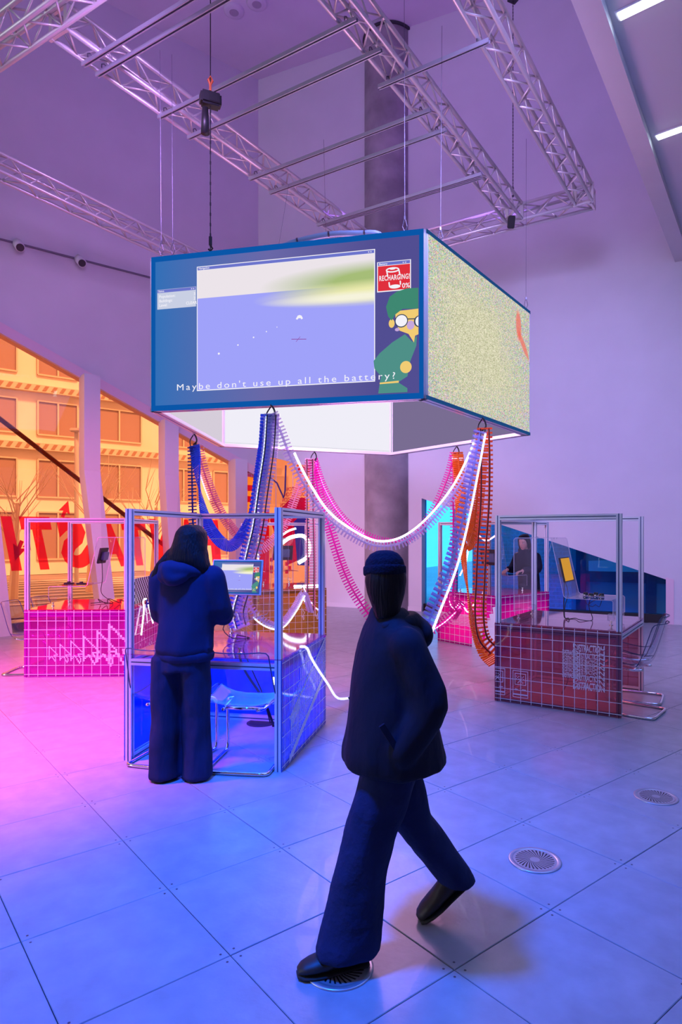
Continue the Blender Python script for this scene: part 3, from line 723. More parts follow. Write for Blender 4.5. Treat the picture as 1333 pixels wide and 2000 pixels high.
def static_mat():
    m, nt, out = nmat('static_picture'); L = nt.links.new; tc = node(nt, 'ShaderNodeTexCoord')
    mp = node(nt, 'ShaderNodeMapping'); mp.inputs['Scale'].default_value = (300, 170, 1); L(tc.outputs['UV'], mp.inputs[0])
    v = node(nt, 'ShaderNodeTexVoronoi'); v.inputs['Scale'].default_value = 1; L(mp.outputs[0], v.inputs['Vector'])
    n = node(nt, 'ShaderNodeTexNoise'); n.inputs['Scale'].default_value = 2.6; n.inputs['Detail'].default_value = 3; L(tc.outputs['UV'], n.inputs['Vector'])
    hs = node(nt, 'ShaderNodeSeparateColor'); L(v.outputs['Color'], hs.inputs[0])
    base = node(nt, 'ShaderNodeMix', data_type='RGBA'); base.inputs['A'].default_value = (*lin('#aaa67c'), 1); base.inputs['B'].default_value = (*lin('#f4f2d2'), 1); L(hs.outputs[0], base.inputs['Factor'])
    # stronger colour speckle away from the middle of the picture
    ln = node(nt, 'ShaderNodeMapping'); ln.vector_type = 'TEXTURE'; ln.inputs['Location'].default_value = (.42, .48, 0); ln.inputs['Scale'].default_value = (.55, .62, 1); L(tc.outputs['UV'], ln.inputs[0])
    ve = node(nt, 'ShaderNodeVectorMath', operation='LENGTH'); L(ln.outputs[0], ve.inputs[0])
    ad = node(nt, 'ShaderNodeMath', operation='ADD'); L(ve.outputs['Value'], ad.inputs[0]); L(n.outputs[0], ad.inputs[1])
    r = node(nt, 'ShaderNodeMapRange'); r.inputs[1].default_value = .85; r.inputs[2].default_value = 1.6; r.inputs[3].default_value = .06; r.inputs[4].default_value = .7; L(ad.outputs[0], r.inputs[0])
    m1 = node(nt, 'ShaderNodeMix', data_type='RGBA'); L(r.outputs[0], m1.inputs['Factor']); L(base.outputs['Result'], m1.inputs['A']); L(v.outputs['Color'], m1.inputs['B'])
    # red streak near the upper right corner
    def seg(loc, sc, rot):
        q = node(nt, 'ShaderNodeMapping'); q.vector_type = 'TEXTURE'; q.inputs['Location'].default_value = loc; q.inputs['Scale'].default_value = sc; q.inputs['Rotation'].default_value = (0, 0, rot); L(tc.outputs['UV'], q.inputs[0])
        l = node(nt, 'ShaderNodeVectorMath', operation='LENGTH'); L(q.outputs[0], l.inputs[0])
        k = node(nt, 'ShaderNodeMapRange'); k.inputs[1].default_value = 1.1; k.inputs[2].default_value = .7; k.inputs[4].default_value = .75; L(l.outputs['Value'], k.inputs[0]); return k
    cur = m1
    for k in (seg((.86, .83, 0), (.035, .13, 1), .05), seg((.92, .70, 0), (.03, .12, 1), .62)):
        mx = node(nt, 'ShaderNodeMix', data_type='RGBA'); L(k.outputs[0], mx.inputs['Factor']); L(cur.outputs['Result'], mx.inputs['A']); mx.inputs['B'].default_value = (*lin('#f26a5a'), 1); cur = mx
    em = node(nt, 'ShaderNodeEmission'); em.inputs[1].default_value = 1.0; L(cur.outputs['Result'], em.inputs[0]); L(em.outputs[0], out.inputs[0]); return m
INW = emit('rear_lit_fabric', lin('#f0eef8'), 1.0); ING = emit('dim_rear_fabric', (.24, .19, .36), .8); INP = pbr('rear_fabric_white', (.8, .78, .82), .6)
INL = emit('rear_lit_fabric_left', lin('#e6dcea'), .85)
SLAB_ = ['front screen facing the viewer showing a game picture and a subtitle', 'right-hand screen showing yellowish static', 'far right screen seen from behind as a dim violet sheet', 'far screen seen from behind as a bright white sheet', 'left-hand screen seen edge-on from behind under the front one']
HS = []
for i in range(5):
    a, b = PV[i], PV[(i + 1) % 5]; d = (b - a); L = d.length - .02; mid = (a + b) / 2
    t = thing('hanging_screen', 'large ' + SLAB_[i], 'screen', (mid.x, mid.y, ZB_), math.atan2(d.y, d.x), 'five hanging screens in a ring'); HS.append(t)
    for k, (c, dm) in enumerate((((0, .05, .02), (L, .1, .04)), ((0, .05, SH - .02), (L, .1, .04)), ((-L / 2 + .02, .05, SH / 2), (.04, .1, SH)), ((L / 2 - .02, .05, SH / 2), (.04, .1, SH)))):
        mb = MB(); mb.box(c, dm, bev=.004)
        if k < 2:
            mb.mi = 1; mb.box((0, .05, .02 if k == 0 else SH - .02), (L - .01, .012, .042)); mb.mi = 0
        mb.build('frame_bar', [ALU, SLOT], t)
    if i == 0: game_screen(t, L - .02, SH, -.004, .0015)
    elif i == 1:
        uvquad('picture', static_mat(), t, .012, .022, .988, .978, L, SH, -.003)
        for z in (.016, SH - .016):
            mb = MB(); mb.box((0, -.002, z), (L, .004, .036)); mb.build('picture_border', E_('edge_navy', '#20508c', .8), t)
    else:
        mb = MB(); mb.poly([(-L / 2 + .03, .03, .03), (L / 2 - .03, .03, .03), (L / 2 - .03, .03, SH - .03), (-L / 2 + .03, .03, SH - .03)]); mb.build('picture', DGREY, t)
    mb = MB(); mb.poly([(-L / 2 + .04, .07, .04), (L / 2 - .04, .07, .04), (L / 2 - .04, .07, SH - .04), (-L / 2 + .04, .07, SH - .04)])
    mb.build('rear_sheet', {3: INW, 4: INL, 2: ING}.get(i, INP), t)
    if i == 3:
        mb = MB(); mb.box((0, .068, .062), (L - .1, .004, .004))
        for x in (-.2, .5, .6, .95): mb.box((x, .066, .052), (.03, .004, .012))
        mb.build('taskbar', E_('grey_line', '#b8b8c4'), t)
c_ = thing('cable_conduit', 'pale curved conduit arching over the front screen', 'conduit')
mb = MB(); arc = spline([(-.84, 6.20, 4.36), (-.68, 6.18, 4.41), (-.38, 6.15, 4.46), (-.1, 6.14, 4.465), (.1, 6.15, 4.46), (.2, 6.3, 4.36)], .05)
mb.tube(arc, .026, 10); mb.build('tube', pbr('blue_grey_conduit', (.35, .5, .75), .35), c_, True)
for k in range(3, len(arc) - 2, 6):
    mb = MB(); d = (arc[k + 1] - arc[k]).normalized(); mb.cyl(arc[k] - d * .008, arc[k] + d * .008, .030, 10); mb.build('band', WIRE, c_)

# ------------------------------------------------------------------ hoists, chains, wires
def hoist(lab, x, y, zt, zb, big):
    t = thing('chain_hoist', lab, 'hoist', (x, y, zt), R(25))
    if big:
        mb = MB(); mb.box((0, 0, 0), (.20, .12, .13), bev=.02); mb.box((.03, 0, -.015), (.14, .13, .09), bev=.02); mb.build('motor_body', BLACK, t)
        mb = MB(); mb.tube([(-.05, 0, -.09), (-.05, 0, -.34)], .04, 10, rads=[.03, .042]); mb.build('chain_bag', BLACK, t, True)
        mb = MB(); mb.tube([(0, 0, .09), (0, .0, .15), (.02, 0, .19), (0, 0, .23), (-.02, 0, .19), (0, 0, .15)], .012, 6); mb.build('hook', pbr('orange_sling', (.55, .12, .03), .6), t)
    else:
        mb = MB(); mb.prism([(-.07, -.05, -.12), (.07, -.05, -.12), (.09, -.05, .2), (-.09, -.05, .2)], (0, .1, 0)); mb.build('motor_body', BLACK, t)
    mb = MB(); mb.cyl((0, 0, zb - zt), (0, 0, HC - zt), .005, 6)
    n = int((zt - zb) / .05)
    for k in range(n): mb.box((0, 0, zb - zt + .05 * k), (.014, .006, .03) if k % 2 else (.006, .014, .03))
    mb.build('chain', BLACK, t)
    mb = MB(); mb.box((0, 0, zb - zt + .09), (.03, .03, .1), bev=.008); mb.tube([(0, 0, zb - zt + .05), (.02, 0, zb - zt + .02), (0, 0, zb - zt - .01), (-.02, 0, zb - zt + .01)], .009, 6); mb.build('chain_hook', BLACK, t)
hoist('black chain hoist with hanging chain bag above the front screen', -1.54, 6.29, 5.83, 4.37, True)
hoist('black chain hoist at the top edge right of the column', TP(-.02, 0).x, TP(-.02, 0).y, 10.0, 6.85, False)
cl = thing('truss_clamp', 'black motor clamp under the corner of the right truss', 'clamp', (TP(-.1, 0).x, TP(-.1, 0).y, 6.42)); mb = MB(); mb.box((0, 0, 0), (.1, .1, .18), Matrix.Rotation(.5, 3, 'X'), .01); mb.build('body', BLACK, cl)
def wire(p, q, lab):
    w = thing('suspension_wire', lab, 'wire', q, group='thin suspension wires'); d = Vector(p) - Vector(q)
    mb = MB(); mb.cyl((0, 0, .12), d, .0022, 5); mb.build('wire', WIRE, w)
    mb = MB(); mb.tube([(0, 0, 0), (.022, 0, .05), (.004, 0, .12), (-.004, 0, .12), (-.022, 0, .05), (0, 0, 0)], .0035, 5); mb.box((0, 0, .13), (.016, .012, .03)); mb.build('loop', WIRE, w)
for p, q, lab in (((-2.08, 6.44, 6.43), (-2.056, 6.407, 4.37), 'thin wire holding the left end of the front screen'), ((-1.98, 6.5, 6.43), (-1.94, 6.40, 4.37), 'thin wire just right of the outermost left wire'),
                  ((.33, 6.0, 6.6), (.33, 5.91, 4.37), 'thin wire holding the right end of the front screen'), ((.72, 6.35, 6.6), (.68, 6.12, 4.37), 'thin wire holding the near end of the static screen'),
                  ((-.55, 7.9, 6.43), (-.6, 9.6, 4.37), 'thin wire dropping from the middle rails to the far screen'), ((-1.1, 8.9, 6.43), (-1.5, 9.3, 4.37), 'thin wire dropping behind the front screen left of centre'),
                  ((1.95, 8.0, 6.5), (1.93, 7.93, 4.37), 'thin wire at the far end of the static screen')):
    wire(p, q, lab)
# ceiling fittings
for x, y, lab in ((-2.75, 13.2, 'round white ceiling speaker left of the black hoist top'), (-2.25, 13.0, 'deep round ceiling fitting right beside the round speaker')):
    c = thing('ceiling_speaker', lab, 'speaker', (x, y, HC)); mb = MB(); mb.lathe([(0, -.05), (.17, -.05), (.20, -.03), (.21, 0)], n=24); mb.build('housing', CEIL, c, True)
    mb = MB(); mb.lathe([(0, -.055), (.09, -.055), (.10, -.045)], n=24); mb.build('grille', pbr('mauve_grey', (.40, .36, .42), .6), c)
for p, q, lab in (((-4.2, 10.9), (-2.6, 9.5), 'pale conduit strip on the ceiling at the top left'), ((-2.9, 11.9), (.9, 11.0), 'pale conduit strip on the ceiling beside the hoist')):
    mb = MB(); mb.bar((*p, HC - .3), (*q, HC - .3), .10, .06); tag(mb.build('cable_tray', CEIL), lab, 'cable tray')
for x, y, z, lab in ((-4.05, 10.7, HC - .7, 'orange sling loop hanging from the ceiling at the top left'), (-1.2, 11.5, HC - .8, 'orange sling loop hanging near the top middle')):
    s = thing('sling', lab, 'sling', (x, y, z)); mb = MB(); mb.tube([(0, 0, .35), (.05, 0, .1), (.03, 0, -.05), (-.03, 0, -.05), (-.05, 0, .1)], .014, 6, closed=True); mb.build('loop', pbr('orange_sling', (.55, .12, .03), .6), s)
    mb = MB(); mb.cyl((0, 0, .35), (0, 0, HC - z), .006, 5); mb.build('wire', WIRE, s)
cb = MB(); cb.tube(spline([(-2.7, 12.0, HC - .5), (-2.2, 11.8, HC - .75), (-1.3, 11.6, HC - .8), (-.5, 11.5, HC - .35)], .1), .014, 6); tag(cb.build('loose_cable', CABLE, smooth=True), 'loose black cable sagging under the ceiling above the rails', 'cable')
cb = MB(); cb.tube(spline([(-1.9, 9.9, HC - .3), (-1.2, 9.8, HC - .45), (-.6, 9.7, HC - .5), (.3, 9.5, HC - .2)], .1), .014, 6); tag(cb.build('loose_cable', CABLE, smooth=True), 'loose black cable at the top edge near the middle', 'cable')
# spotlights on the violet wall
rl = thing('track_rail', 'dark lighting track on the violet wall left of the screens', 'rail', PL(0, 0)); 
mb = MB(); d0 = PL(0, 0); mb.bar(PL(9, 6.98, .05) - d0, PL(2.2, 6.98, .05) - d0, .03, .03); mb.build('track', pbr('track_grey', (.18, .16, .2), .5), rl)
for t, lab in ((5.08, 'left of the two white wall spotlights on the track'), (4.01, 'right of the two white wall spotlights on the track')):
    s = thing('spotlight', lab, 'spotlight', PL(t, 6.95, .1), math.atan2(NL.y, NL.x), 'wall spotlights on the track')
    rot = Matrix.Rotation(R(35), 3, 'Y'); mb = MB(); mb.tube([rot @ Vector((-.05, 0, .0)), rot @ Vector((.20, 0, 0))], .085, 20); mb.build('housing', TRIM, s, True)
    mb = MB(); mb.tube([rot @ Vector((.195, 0, 0)), rot @ Vector((.206, 0, 0))], .068, 20); mb.build('lens', DGREY, s)
    mb = MB(); mb.box((-.04, 0, .06), (.06, .05, .14), bev=.01); mb.build('bracket', TRIM, s)

# ------------------------------------------------------------------ booths
def profile(mb, p0, p1, w=.045, up=(0, 0, 1)):
    """slotted aluminium extrusion"""
    p0 = Vector(p0); p1 = Vector(p1); x = (p1 - p0).normalized(); y = Vector(up).cross(x)
    if y.length < 1e-4: y = Vector((1, 0, 0))
    y.normalize(); z = x.cross(y); h = w / 2; s = .0048; dp = .006
    cr = []
    for k in range(4):
        ca, sa = [(1, 0), (0, 1), (-1, 0), (0, -1)][k]
        for (a, b) in ((h, -h), (h, -s), (h - dp, -s), (h - dp, s), (h, s)): cr.append((ca * a - sa * b, sa * a + ca * b))
    A = [mb.bm.verts.new(p0 + y * a + z * b) for a, b in cr]; B = [mb.bm.verts.new(p1 + y * a + z * b) for a, b in cr]; n = len(A)
    for i in range(n):
        mb.mi = 1 if i % 5 in (1, 2, 3) else 0
        mb._f([A[i], A[(i + 1) % n], B[(i + 1) % n], B[i]])
    mb.mi = 0; mb._f(A[::-1]); mb._f(B)
BA = .555; BH = 1.79; TH = .755
BOOTH = {}
def face_fn(side):
    o = BA + .0285
    if side == 'in': return lambda u, z, d=0: (-o - d, -u, z)
    if side == 'neg': return lambda u, z, d=0: (u, -o - d, z)
    return lambda u, z, d=0: (-u, o + d, z)
def booth(key, label, c, ang, tint, body, top, bodyf=.35):
    t = thing('game_booth', label, 'booth', (c[0], c[1], 0), R(ang), 'booths under the screen ring'); BOOTH[key] = t
    for sx in (-1, 1):
        for sy in (-1, 1):
            mb = MB(); profile(mb, (sx * BA, sy * BA, 0), (sx * BA, sy * BA, BH)); mb.build('post', [ALU, SLOT], t)
    q = BA - .0225
    def rail(p0, p1): mb = MB(); profile(mb, p0, p1); mb.build('rail', [ALU, SLOT], t)
    for z in (BH - .0225, TH - .05, .0225):
        rail((-BA, -q, z), (-BA, q, z)); rail((-q, -BA, z), (q, -BA, z)); rail((-q, BA, z), (q, BA, z))
    rail((BA, -q, TH - .05), (BA, q, TH - .05))
    pm = acrylic('tinted_panel_' + key, tint, body, bodyf); w = BA + .0225
    for side in ('in', 'neg', 'pos'):
        fn = face_fn(side); mb = MB()
        mb.prism([fn(-w, .005, -.004), fn(w, .005, -.004), fn(w, TH, -.004), fn(-w, TH, -.004)], Vector(fn(0, 0, .002)) - Vector(fn(0, 0, -.004)))
        pn = mb.build('side_panel', pm, t)
        mb = MB(); n = 12; g = .003
        for k in range(n):
            u = -w + .055 + k * .1
            if u < w - .01: mb.poly([fn(u - g, .01, .004), fn(u + g, .01, .004), fn(u + g, TH, .004), fn(u - g, TH, .004)])
        for k in range(8):
            z = .035 + k * .1
            if z < TH: mb.poly([fn(-w, z - g, .0042), fn(w, z - g, .0042), fn(w, z + g, .0042), fn(-w, z + g, .0042)])
        mb.build('grid_print', WHITEP, pn)
    mb = MB(); mb.prism([(-w, -w, TH), (w, -w, TH), (w, w, TH), (-w, w, TH)], (0, 0, .008)); mb.build('table_top', acrylic('table_top_' + key, top[0], top[1], top[2], rough=.04), t)
    return t
booth('c', 'nearest booth with blue tinted sides, the woman in the navy hoodie stands at it', (-1.05, 5.04), -101, (.08, .40, 1), (.02, .20, 1), ((.85, .55, .85), (.85, .10, .35), .16), .40)
booth('r', 'right-hand booth with smoky red sides and the word DISTRACTION', (2.02, 6.43), -32, (.76, .48, .56), (.58, .20, .24), ((.85, .65, .78), (.75, .40, .55), .30), .20)
booth('l', 'left-hand booth with magenta sides printed with stepped arrows', (-3.31, 7.86), 181.5, (.78, .22, .92), (.85, .0, .62), ((.9, .3, .5), (.95, .03, .25), .3), .24)
booth('m', 'far right booth with hot magenta sides, the woman in black stands behind it', (1.86, 9.68), 38.4, (.88, .06, .62), (.92, .0, .55), ((.85, .12, .5), (.9, .02, .35), .45), .50)
booth('k', 'far middle booth with amber sides', (-1.42, 10.6), 110.4, (.92, .72, .32), (.60, .44, .12), ((.85, .6, .6), (.7, .5, .5), .3), .30)
PR = {}
def prints(key, side, polys, nm='print', mat=None, d=.006):
    fn = face_fn(side); mb = MB()
    for pts in polys: mb.poly([fn(u, z, d) for u, z in pts])
    mb.build(nm, mat or WHITEP, BOOTH[key])
def rc(u, z, w, h): return [(u, z), (u + w, z), (u + w, z + h), (u, z + h)]
# stepped arrow cursors growing to the right on the magenta booth
def cursor(u, z, s):
    o = []; H_ = 17; 
    o.append(rc(u, z, s, s * H_))
    for k in range(1, 11): o.append(rc(u + s * k, z + s * (H_ - 1 - k * 1.0), s, s * 1.1))
    for k in range(6, 11): o.append(rc(u + s * k, z + s * 5.2, s, s * .9))
    for a, b in ((1, 1.6), (2, 2.6), (3, 3.6)): o.append(rc(u + s * a, z + s * b, s, s))
    for a, b in ((4, 2.4), (5, .6), (6, -1.0), (7, -2.4), (8, -1.0), (8, .8), (7, 2.6), (6.2, 3.8)): o.append(rc(u + s * a, z + s * b, s, s * 1.8))
    return o
pl = []
for u, z, s in ((-.30, .20, .009), (-.18, .19, .011), (-.06, .185, .0135), (.08, .18, .017), (.23, .17, .021), (.36, .16, .026)):
    pl += [[(min(a, .57), b) for a, b in q] for q in cursor(u, z, s) if q[0][0] < .56]
prints('l', 'pos', pl)
pl = []
for k in range(5): pl += [rc(-.2 + .05 * k, .5 - .055 * k, .028, .028), rc(-.2 + .05 * (4 - k), .5 - .055 * k, .028, .028)]
for k in range(6): pl.append(rc(.1 + .03 * k, .2 + .04 * (k % 3), .03, .03))
prints('l', 'in', pl)
# hatched band on the blue booth
pl = []
for k in range(34):
    u = -.40 + k * .029; zb = .03 + (u + .40) * .42
    pl.append(rc(u, zb + .30 - .09 * (k < 8), .011, .20))
    for r_ in range(5): pl.append(rc(u + .0035 * r_, zb + .055 + .052 * r_, .013, .05))
for k in range(40):
    u = -.42 + k * .025; zb = .01 + (u + .42) * .42; pl.append([(u, zb), (u + .026, zb + .011), (u + .026, zb + .066), (u, zb + .055)]); pl.append([(u, zb + .30), (u + .026, zb + .311), (u + .026, zb + .335), (u, zb + .324)])
pl = [q for q in pl if max(a for a, b in q) < .57 and max(b for a, b in q) < .75]
for k in range(40):
    pass
prints('c', 'pos', pl)
pl = []
for k in range(20): pl.append(rc(-.5 + .05 * k, .34 - .05 * (k % 4), .02, .32)); pl.append(rc(-.5 + .05 * k + .02, .30 - .05 * (k % 4), .02, .06))
prints('c', 'in', pl); 
pl = []
for k in range(12): pl.append(rc(-.1 + .035 * k, .26, .012, .44 - .012 * k))
for k in range(14): pl.append([(-.2 + .05 * k, .20 + .012 * k), (-.15 + .05 * k, .212 + .012 * k), (-.15 + .05 * k, .262 + .012 * k), (-.2 + .05 * k, .25 + .012 * k)])
prints('c', 'neg', [q for q in pl if max(a for a, b in q) < .56])
# DISTRACTION blocks and two sad computers on the smoky red booth
def distraction(u0, z0, w, h, rows, k):
    fn = face_fn('neg')
    for r_ in range(rows):
        me = text_mesh('DISTRACTION', 1, .022); xs = [v.co.x for v in me.vertices]; x0, x1 = min(xs), max(xs)
        def f(c, r_=r_):
            x = (c.x - x0) / (x1 - x0) * 2 - 1; y = ((r_ + c.y / .74 * .86) / rows) * 2 - 1
            m = max(abs(x), abs(y), .02) ** .9; x *= m; y *= m
            return Vector(fn(u0 + (x + 1) / 2 * w, z0 + (y + 1) / 2 * h, .006 + k * .0006))
        bm = bmesh.new(); bm.from_mesh(me); bmesh.ops.triangulate(bm, faces=bm.faces[:]); bmesh.ops.subdivide_edges(bm, edges=[e for e in bm.edges if e.calc_length() > .3], cuts=2); bm.to_mesh(me); bm.free()
        link('lettering', warp(me, f, WHITEP), BOOTH['r'])
distraction(.165, .215, .275, .42, 9, 0); distraction(.07, .31, .155, .26, 8, 1)
def sad_computer(u, z):
    o = []; g = .006
    def box(u0, z0, u1, z1): o.extend([rc(u0, z0, u1 - u0, g), rc(u0, z1 - g, u1 - u0, g), rc(u0, z0, g, z1 - z0), rc(u1 - g, z0, g, z1 - z0)])
    box(u, z, u + .15, z + .225); box(u + .02, z + .09, u + .13, z + .20); box(u, z - .03, u + .15, z)
    for a in (.045, .088):
        for dx, dz in ((0, 0), (.012, .012), (0, .024), (.024, 0), (.024, .024)): o.append(rc(u + a + dx - .012, z + .155 + dz - .012, .008, .008))
    for k, dz in enumerate((0, .01, .018, .018, .01, 0)): o.append(rc(u + .048 + .009 * k, z + .108 + dz, .009, .008))
    o.append(rc(u + .02, z + .045, .03, .007)); o.append(rc(u + .09, z + .045, .04, .007)); return o
prints('r', 'neg', [[(max(a, -.575), b) for a, b in q] for q in sad_computer(-.625, .10) if q[1][0] > -.57] + sad_computer(-.40, .095))
pl = []
for k in range(3): 
    a, b = .06 * k, .055 * k
    for q in ((-.36 + a, .12 + b, .72 - 2 * a, .02), (-.36 + a, .60 - b, .72 - 2 * a, .02), (-.36 + a, .12 + b, .02, .5 - 2 * b), (.34 - a, .12 + b, .02, .5 - 2 * b)): pl.append(rc(*q))
prints('r', 'pos', pl)
# wave lines and star shapes on the hot magenta booth
pl = []
for k in range(8):
    z = .30 + .022 * k - .02
    for j in range(14): u = -.57 + .082 * j; pl.append([(u, z + .012 * (j % 2)), (u + .082, z + .012 * ((j + 1) % 2)), (u + .082, z + .010 + .012 * ((j + 1) % 2)), (u, z + .010 + .012 * (j % 2))])
pl = [q for q in pl if max(a for a, b in q) < .575]
prints('m', 'in', pl); prints('m', 'in', [[(.30, .0), (.57, .0), (.57, .62), (.50, .60), (.52, .52), (.44, .50), (.47, .42), (.38, .40), (.42, .32), (.34, .28), (.38, .20)], rc(.12, .0, .2, .30)], d=.0075)
prints('m', 'neg', [rc(-.57, .55, .06, .14), rc(-.57, .2, .05, .1)])
pl = []
for u, s in ((-.02, .020), (.18, .024), (.40, .028)):
    P_ = [(u, .45), (u + 2 * s, .38), (u + 1.2 * s, .36), (u + 1.6 * s, .28), (u + s, .27), (u + .6 * s, .34), (u, .31)]
    for a, b in zip(P_, P_[1:] + P_[:1]):
        d = Vector((b[0] - a[0], b[1] - a[1])).normalized(); n_ = Vector((-d.y, d.x)) * .004; pl.append([(a[0] - n_.x, a[1] - n_.y), (b[0] - n_.x, b[1] - n_.y), (b[0] + n_.x, b[1] + n_.y), (a[0] + n_.x, a[1] + n_.y)])
prints('k', 'in', pl)
pl = []
for k in range(9):
    for j in range(3): pl.append([(-.35 + .08 * k, .62 - .12 * j), (-.31 + .08 * k, .55 - .12 * j), (-.30 + .08 * k, .57 - .12 * j), (-.34 + .08 * k, .64 - .12 * j)])
prints('k', 'pos', pl)

# acrylic consoles
CPROF = [(.45, .835), (.45, .985), (.435, 1.0), (.02, 1.0), (0, 1.015), (-.12, 1.56), (-.135, 1.575), (-.48, 1.575), (-.5, 1.555), (-.5, .835)]
def sheet(mb, prof, w, th=.006):
    A = [Vector((p[0], 0, p[1])) for p in prof]; B = []
    for i, p in enumerate(A):
        t = (A[min(i + 1, len(A) - 1)] - A[max(i - 1, 0)]).normalized(); B.append(p + Vector((-t.z, 0, t.x)) * th)
    L = lambda p, y: mb.bm.verts.new((p.x, y, p.z))
    a0 = [L(p, -w) for p in A]; a1 = [L(p, w) for p in A]; b0 = [L(p, -w) for p in B]; b1 = [L(p, w) for p in B]
    for i in range(len(A) - 1):
        mb.mi = 0; mb._f([a0[i], a0[i + 1], a1[i + 1], a1[i]])
        mb.mi = 1; mb._f([a0[i], a0[i + 1], b0[i + 1], b0[i]]); mb._f([a1[i], a1[i + 1], b1[i + 1], b1[i]])
    for i in (0, -1): mb._f([a0[i], a1[i], b1[i], b0[i]])
CW_ = .28
def console(key, label):
    b = BOOTH[key]; t = thing('acrylic_console', label, 'console', b.location, b.rotation_euler.z, 'clear acrylic consoles')
    mb = MB(); sheet(mb, CPROF, CW_); mb.build('bent_sheet', [CLEAR, EDGE], t)
    for x in (.45, -.5):
        for y in (-.22, .22):
            xx = x + (.03 if x < 0 else -.03)
            mb = MB(); mb.box((xx, y, .835), (.06, .06, .06), bev=.004); mb.build('foot_block', CLEAR, t)
            mb = MB(); mb.lathe([(0, .763), (.018, .763), (.018, .770), (.007, .774), (.007, .795), (.014, .797), (.014, .806), (0, .806)], (xx, y, 0), 12); mb.build('levelling_foot', CHROME, t)
    return t
CL = {}
for k, lab in (('c', 'clear acrylic console with the lit game monitor, on the nearest booth'), ('r', 'clear acrylic console on the right-hand booth with a tilted amber screen'), ('l', 'clear acrylic console on the left-hand booth carrying a monitor seen from behind'),
               ('m', 'clear acrylic console the woman in black leans on'), ('k', 'clear acrylic console on the amber booth with white light loops')): CL[k] = console(k, lab)
# monitors, tilted with the console's upright
def on_console(key, rt, z):  # matrix of a point on the slanted upright, screen facing outward
    b = BOOTH[key]; x = -(z - 1.015) / .545 * .12
    M = Matrix.Translation(b.location) @ Matrix.Rotation(b.rotation_euler.z, 4, 'Z') @ Matrix.Translation((x + .01, rt, z)) @ Matrix.Rotation(R(90), 4, 'Z') @ Matrix.Rotation(R(-12.4), 4, 'X')
    return M
def monitor(key, label, w, h, z, rt=0, pic=None):
    t = thing('monitor', label, 'monitor'); t.matrix_world = on_console(key, rt, z)
    mb = MB(); mb.box((0, .012, h / 2), (w + .02, .02, h + .02), bev=.003); mb.build('bezel', DGREY if pic != 'game' else pbr('white_bezel', (.7, .72, .78), .4), t)
    mb = MB(); mb.box((0, .04, h / 2), (w * .7, .035, h * .6), bev=.006); mb.build('rear_housing', pbr('blue_grey_box', (.10, .16, .30), .4), t)
    if pic == 'game': game_screen(t, w, h, -.0005, .0003)
    elif pic:
        mb = MB(); mb.box((0, 0, h / 2), (w, .004, h)); mb.build('picture', pic, t)
    return t
monitor('c', 'lit monitor showing the game picture on the nearest booth', .40, .26, 1.145, 0, 'game')
monitor('r', 'tilted monitor showing a plain amber picture on the right-hand booth', .30, .225, 1.15, 0, emit('amber_picture', lin('#d99a3a'), .9))
monitor('l', 'monitor seen from behind with dangling leads on the left-hand booth', .22, .17, 1.27, 0, BLACK)
monitor('m', 'monitor on the hot magenta booth behind the orange garlands', .34, .22, 1.16, 0, BLACK)
monitor('k', 'monitor with a purple picture on the amber booth', .30, .22, 1.2, 0, emit('violet_picture', lin('#8a6ad0'), .8))
def cable(label, pts, r=.004, key=None):
    b = BOOTH[key] if key else None; t = thing('cable', label, 'cable', b.location if b else (0, 0, 0), b.rotation_euler.z if b else 0, 'loose leads of the booths')
    mb = MB(); mb.tube(spline(pts, .03), r, 6); mb.build('lead', CABLE, t, True); return t
cable('black lead dropping from the amber monitor to its table top', [(-.07, .0, 1.15), (-.03, -.02, 1.02), (-.06, -.02, .9), (-.05, -.05, .775), (.02, .05, .77), (.1, -.08, .775), (.2, .0, .77), (.16, .02, .9), (.18, .02, .99)], .004, 'r')
cable('second black lead looping over the table of the right-hand booth', [(-.08, .04, 1.2), (-.09, .05, 1.0), (-.08, .02, .78), (.0, -.1, .77), (-.04, -.12, .55), (-.02, -.05, .2), (-.1, 0, .01)], .005, 'r')
cable('black lead curling from the monitor over the table of the left-hand booth', [(-.08, .05, 1.3), (-.12, .14, 1.25), (-.14, .18, 1.08), (-.1, .1, .9), (-.2, .0, .775), (-.05, -.08, .775), (.05, .05, .775)], .004, 'l')
cable('pale tangle of leads on the left-hand booth table', [(-.05, .0, .78), (-.1, .2, .84), (-.16, .1, .775), (-.24, .25, .85), (-.28, .0, .775), (-.36, .2, .83), (-.4, .05, .775)], .005, 'l')
cable('black lead under the monitor of the nearest booth', [(-.07, -.1, 1.14), (-.1, -.12, 1.05), (-.09, -.08, .95), (-.11, -.14, .85), (-.1, -.05, .78), (-.2, .05, .77), (-.3, -.1, .775)], .004, 'c')
cable('bundle of black leads falling to the floor outlet under the nearest booth', [(-.3, -.12, .76), (-.32, -.05, .5), (-.36, .1, .25), (-.42, .16, .05), (-.40, .18, .005)], .010, 'c')
cable('thin black lead beside the bundle under the nearest booth', [(-.1, -.0, .76), (-.2, .1, .45), (-.3, .12, .3), (-.41, .15, .03)], .005, 'c')
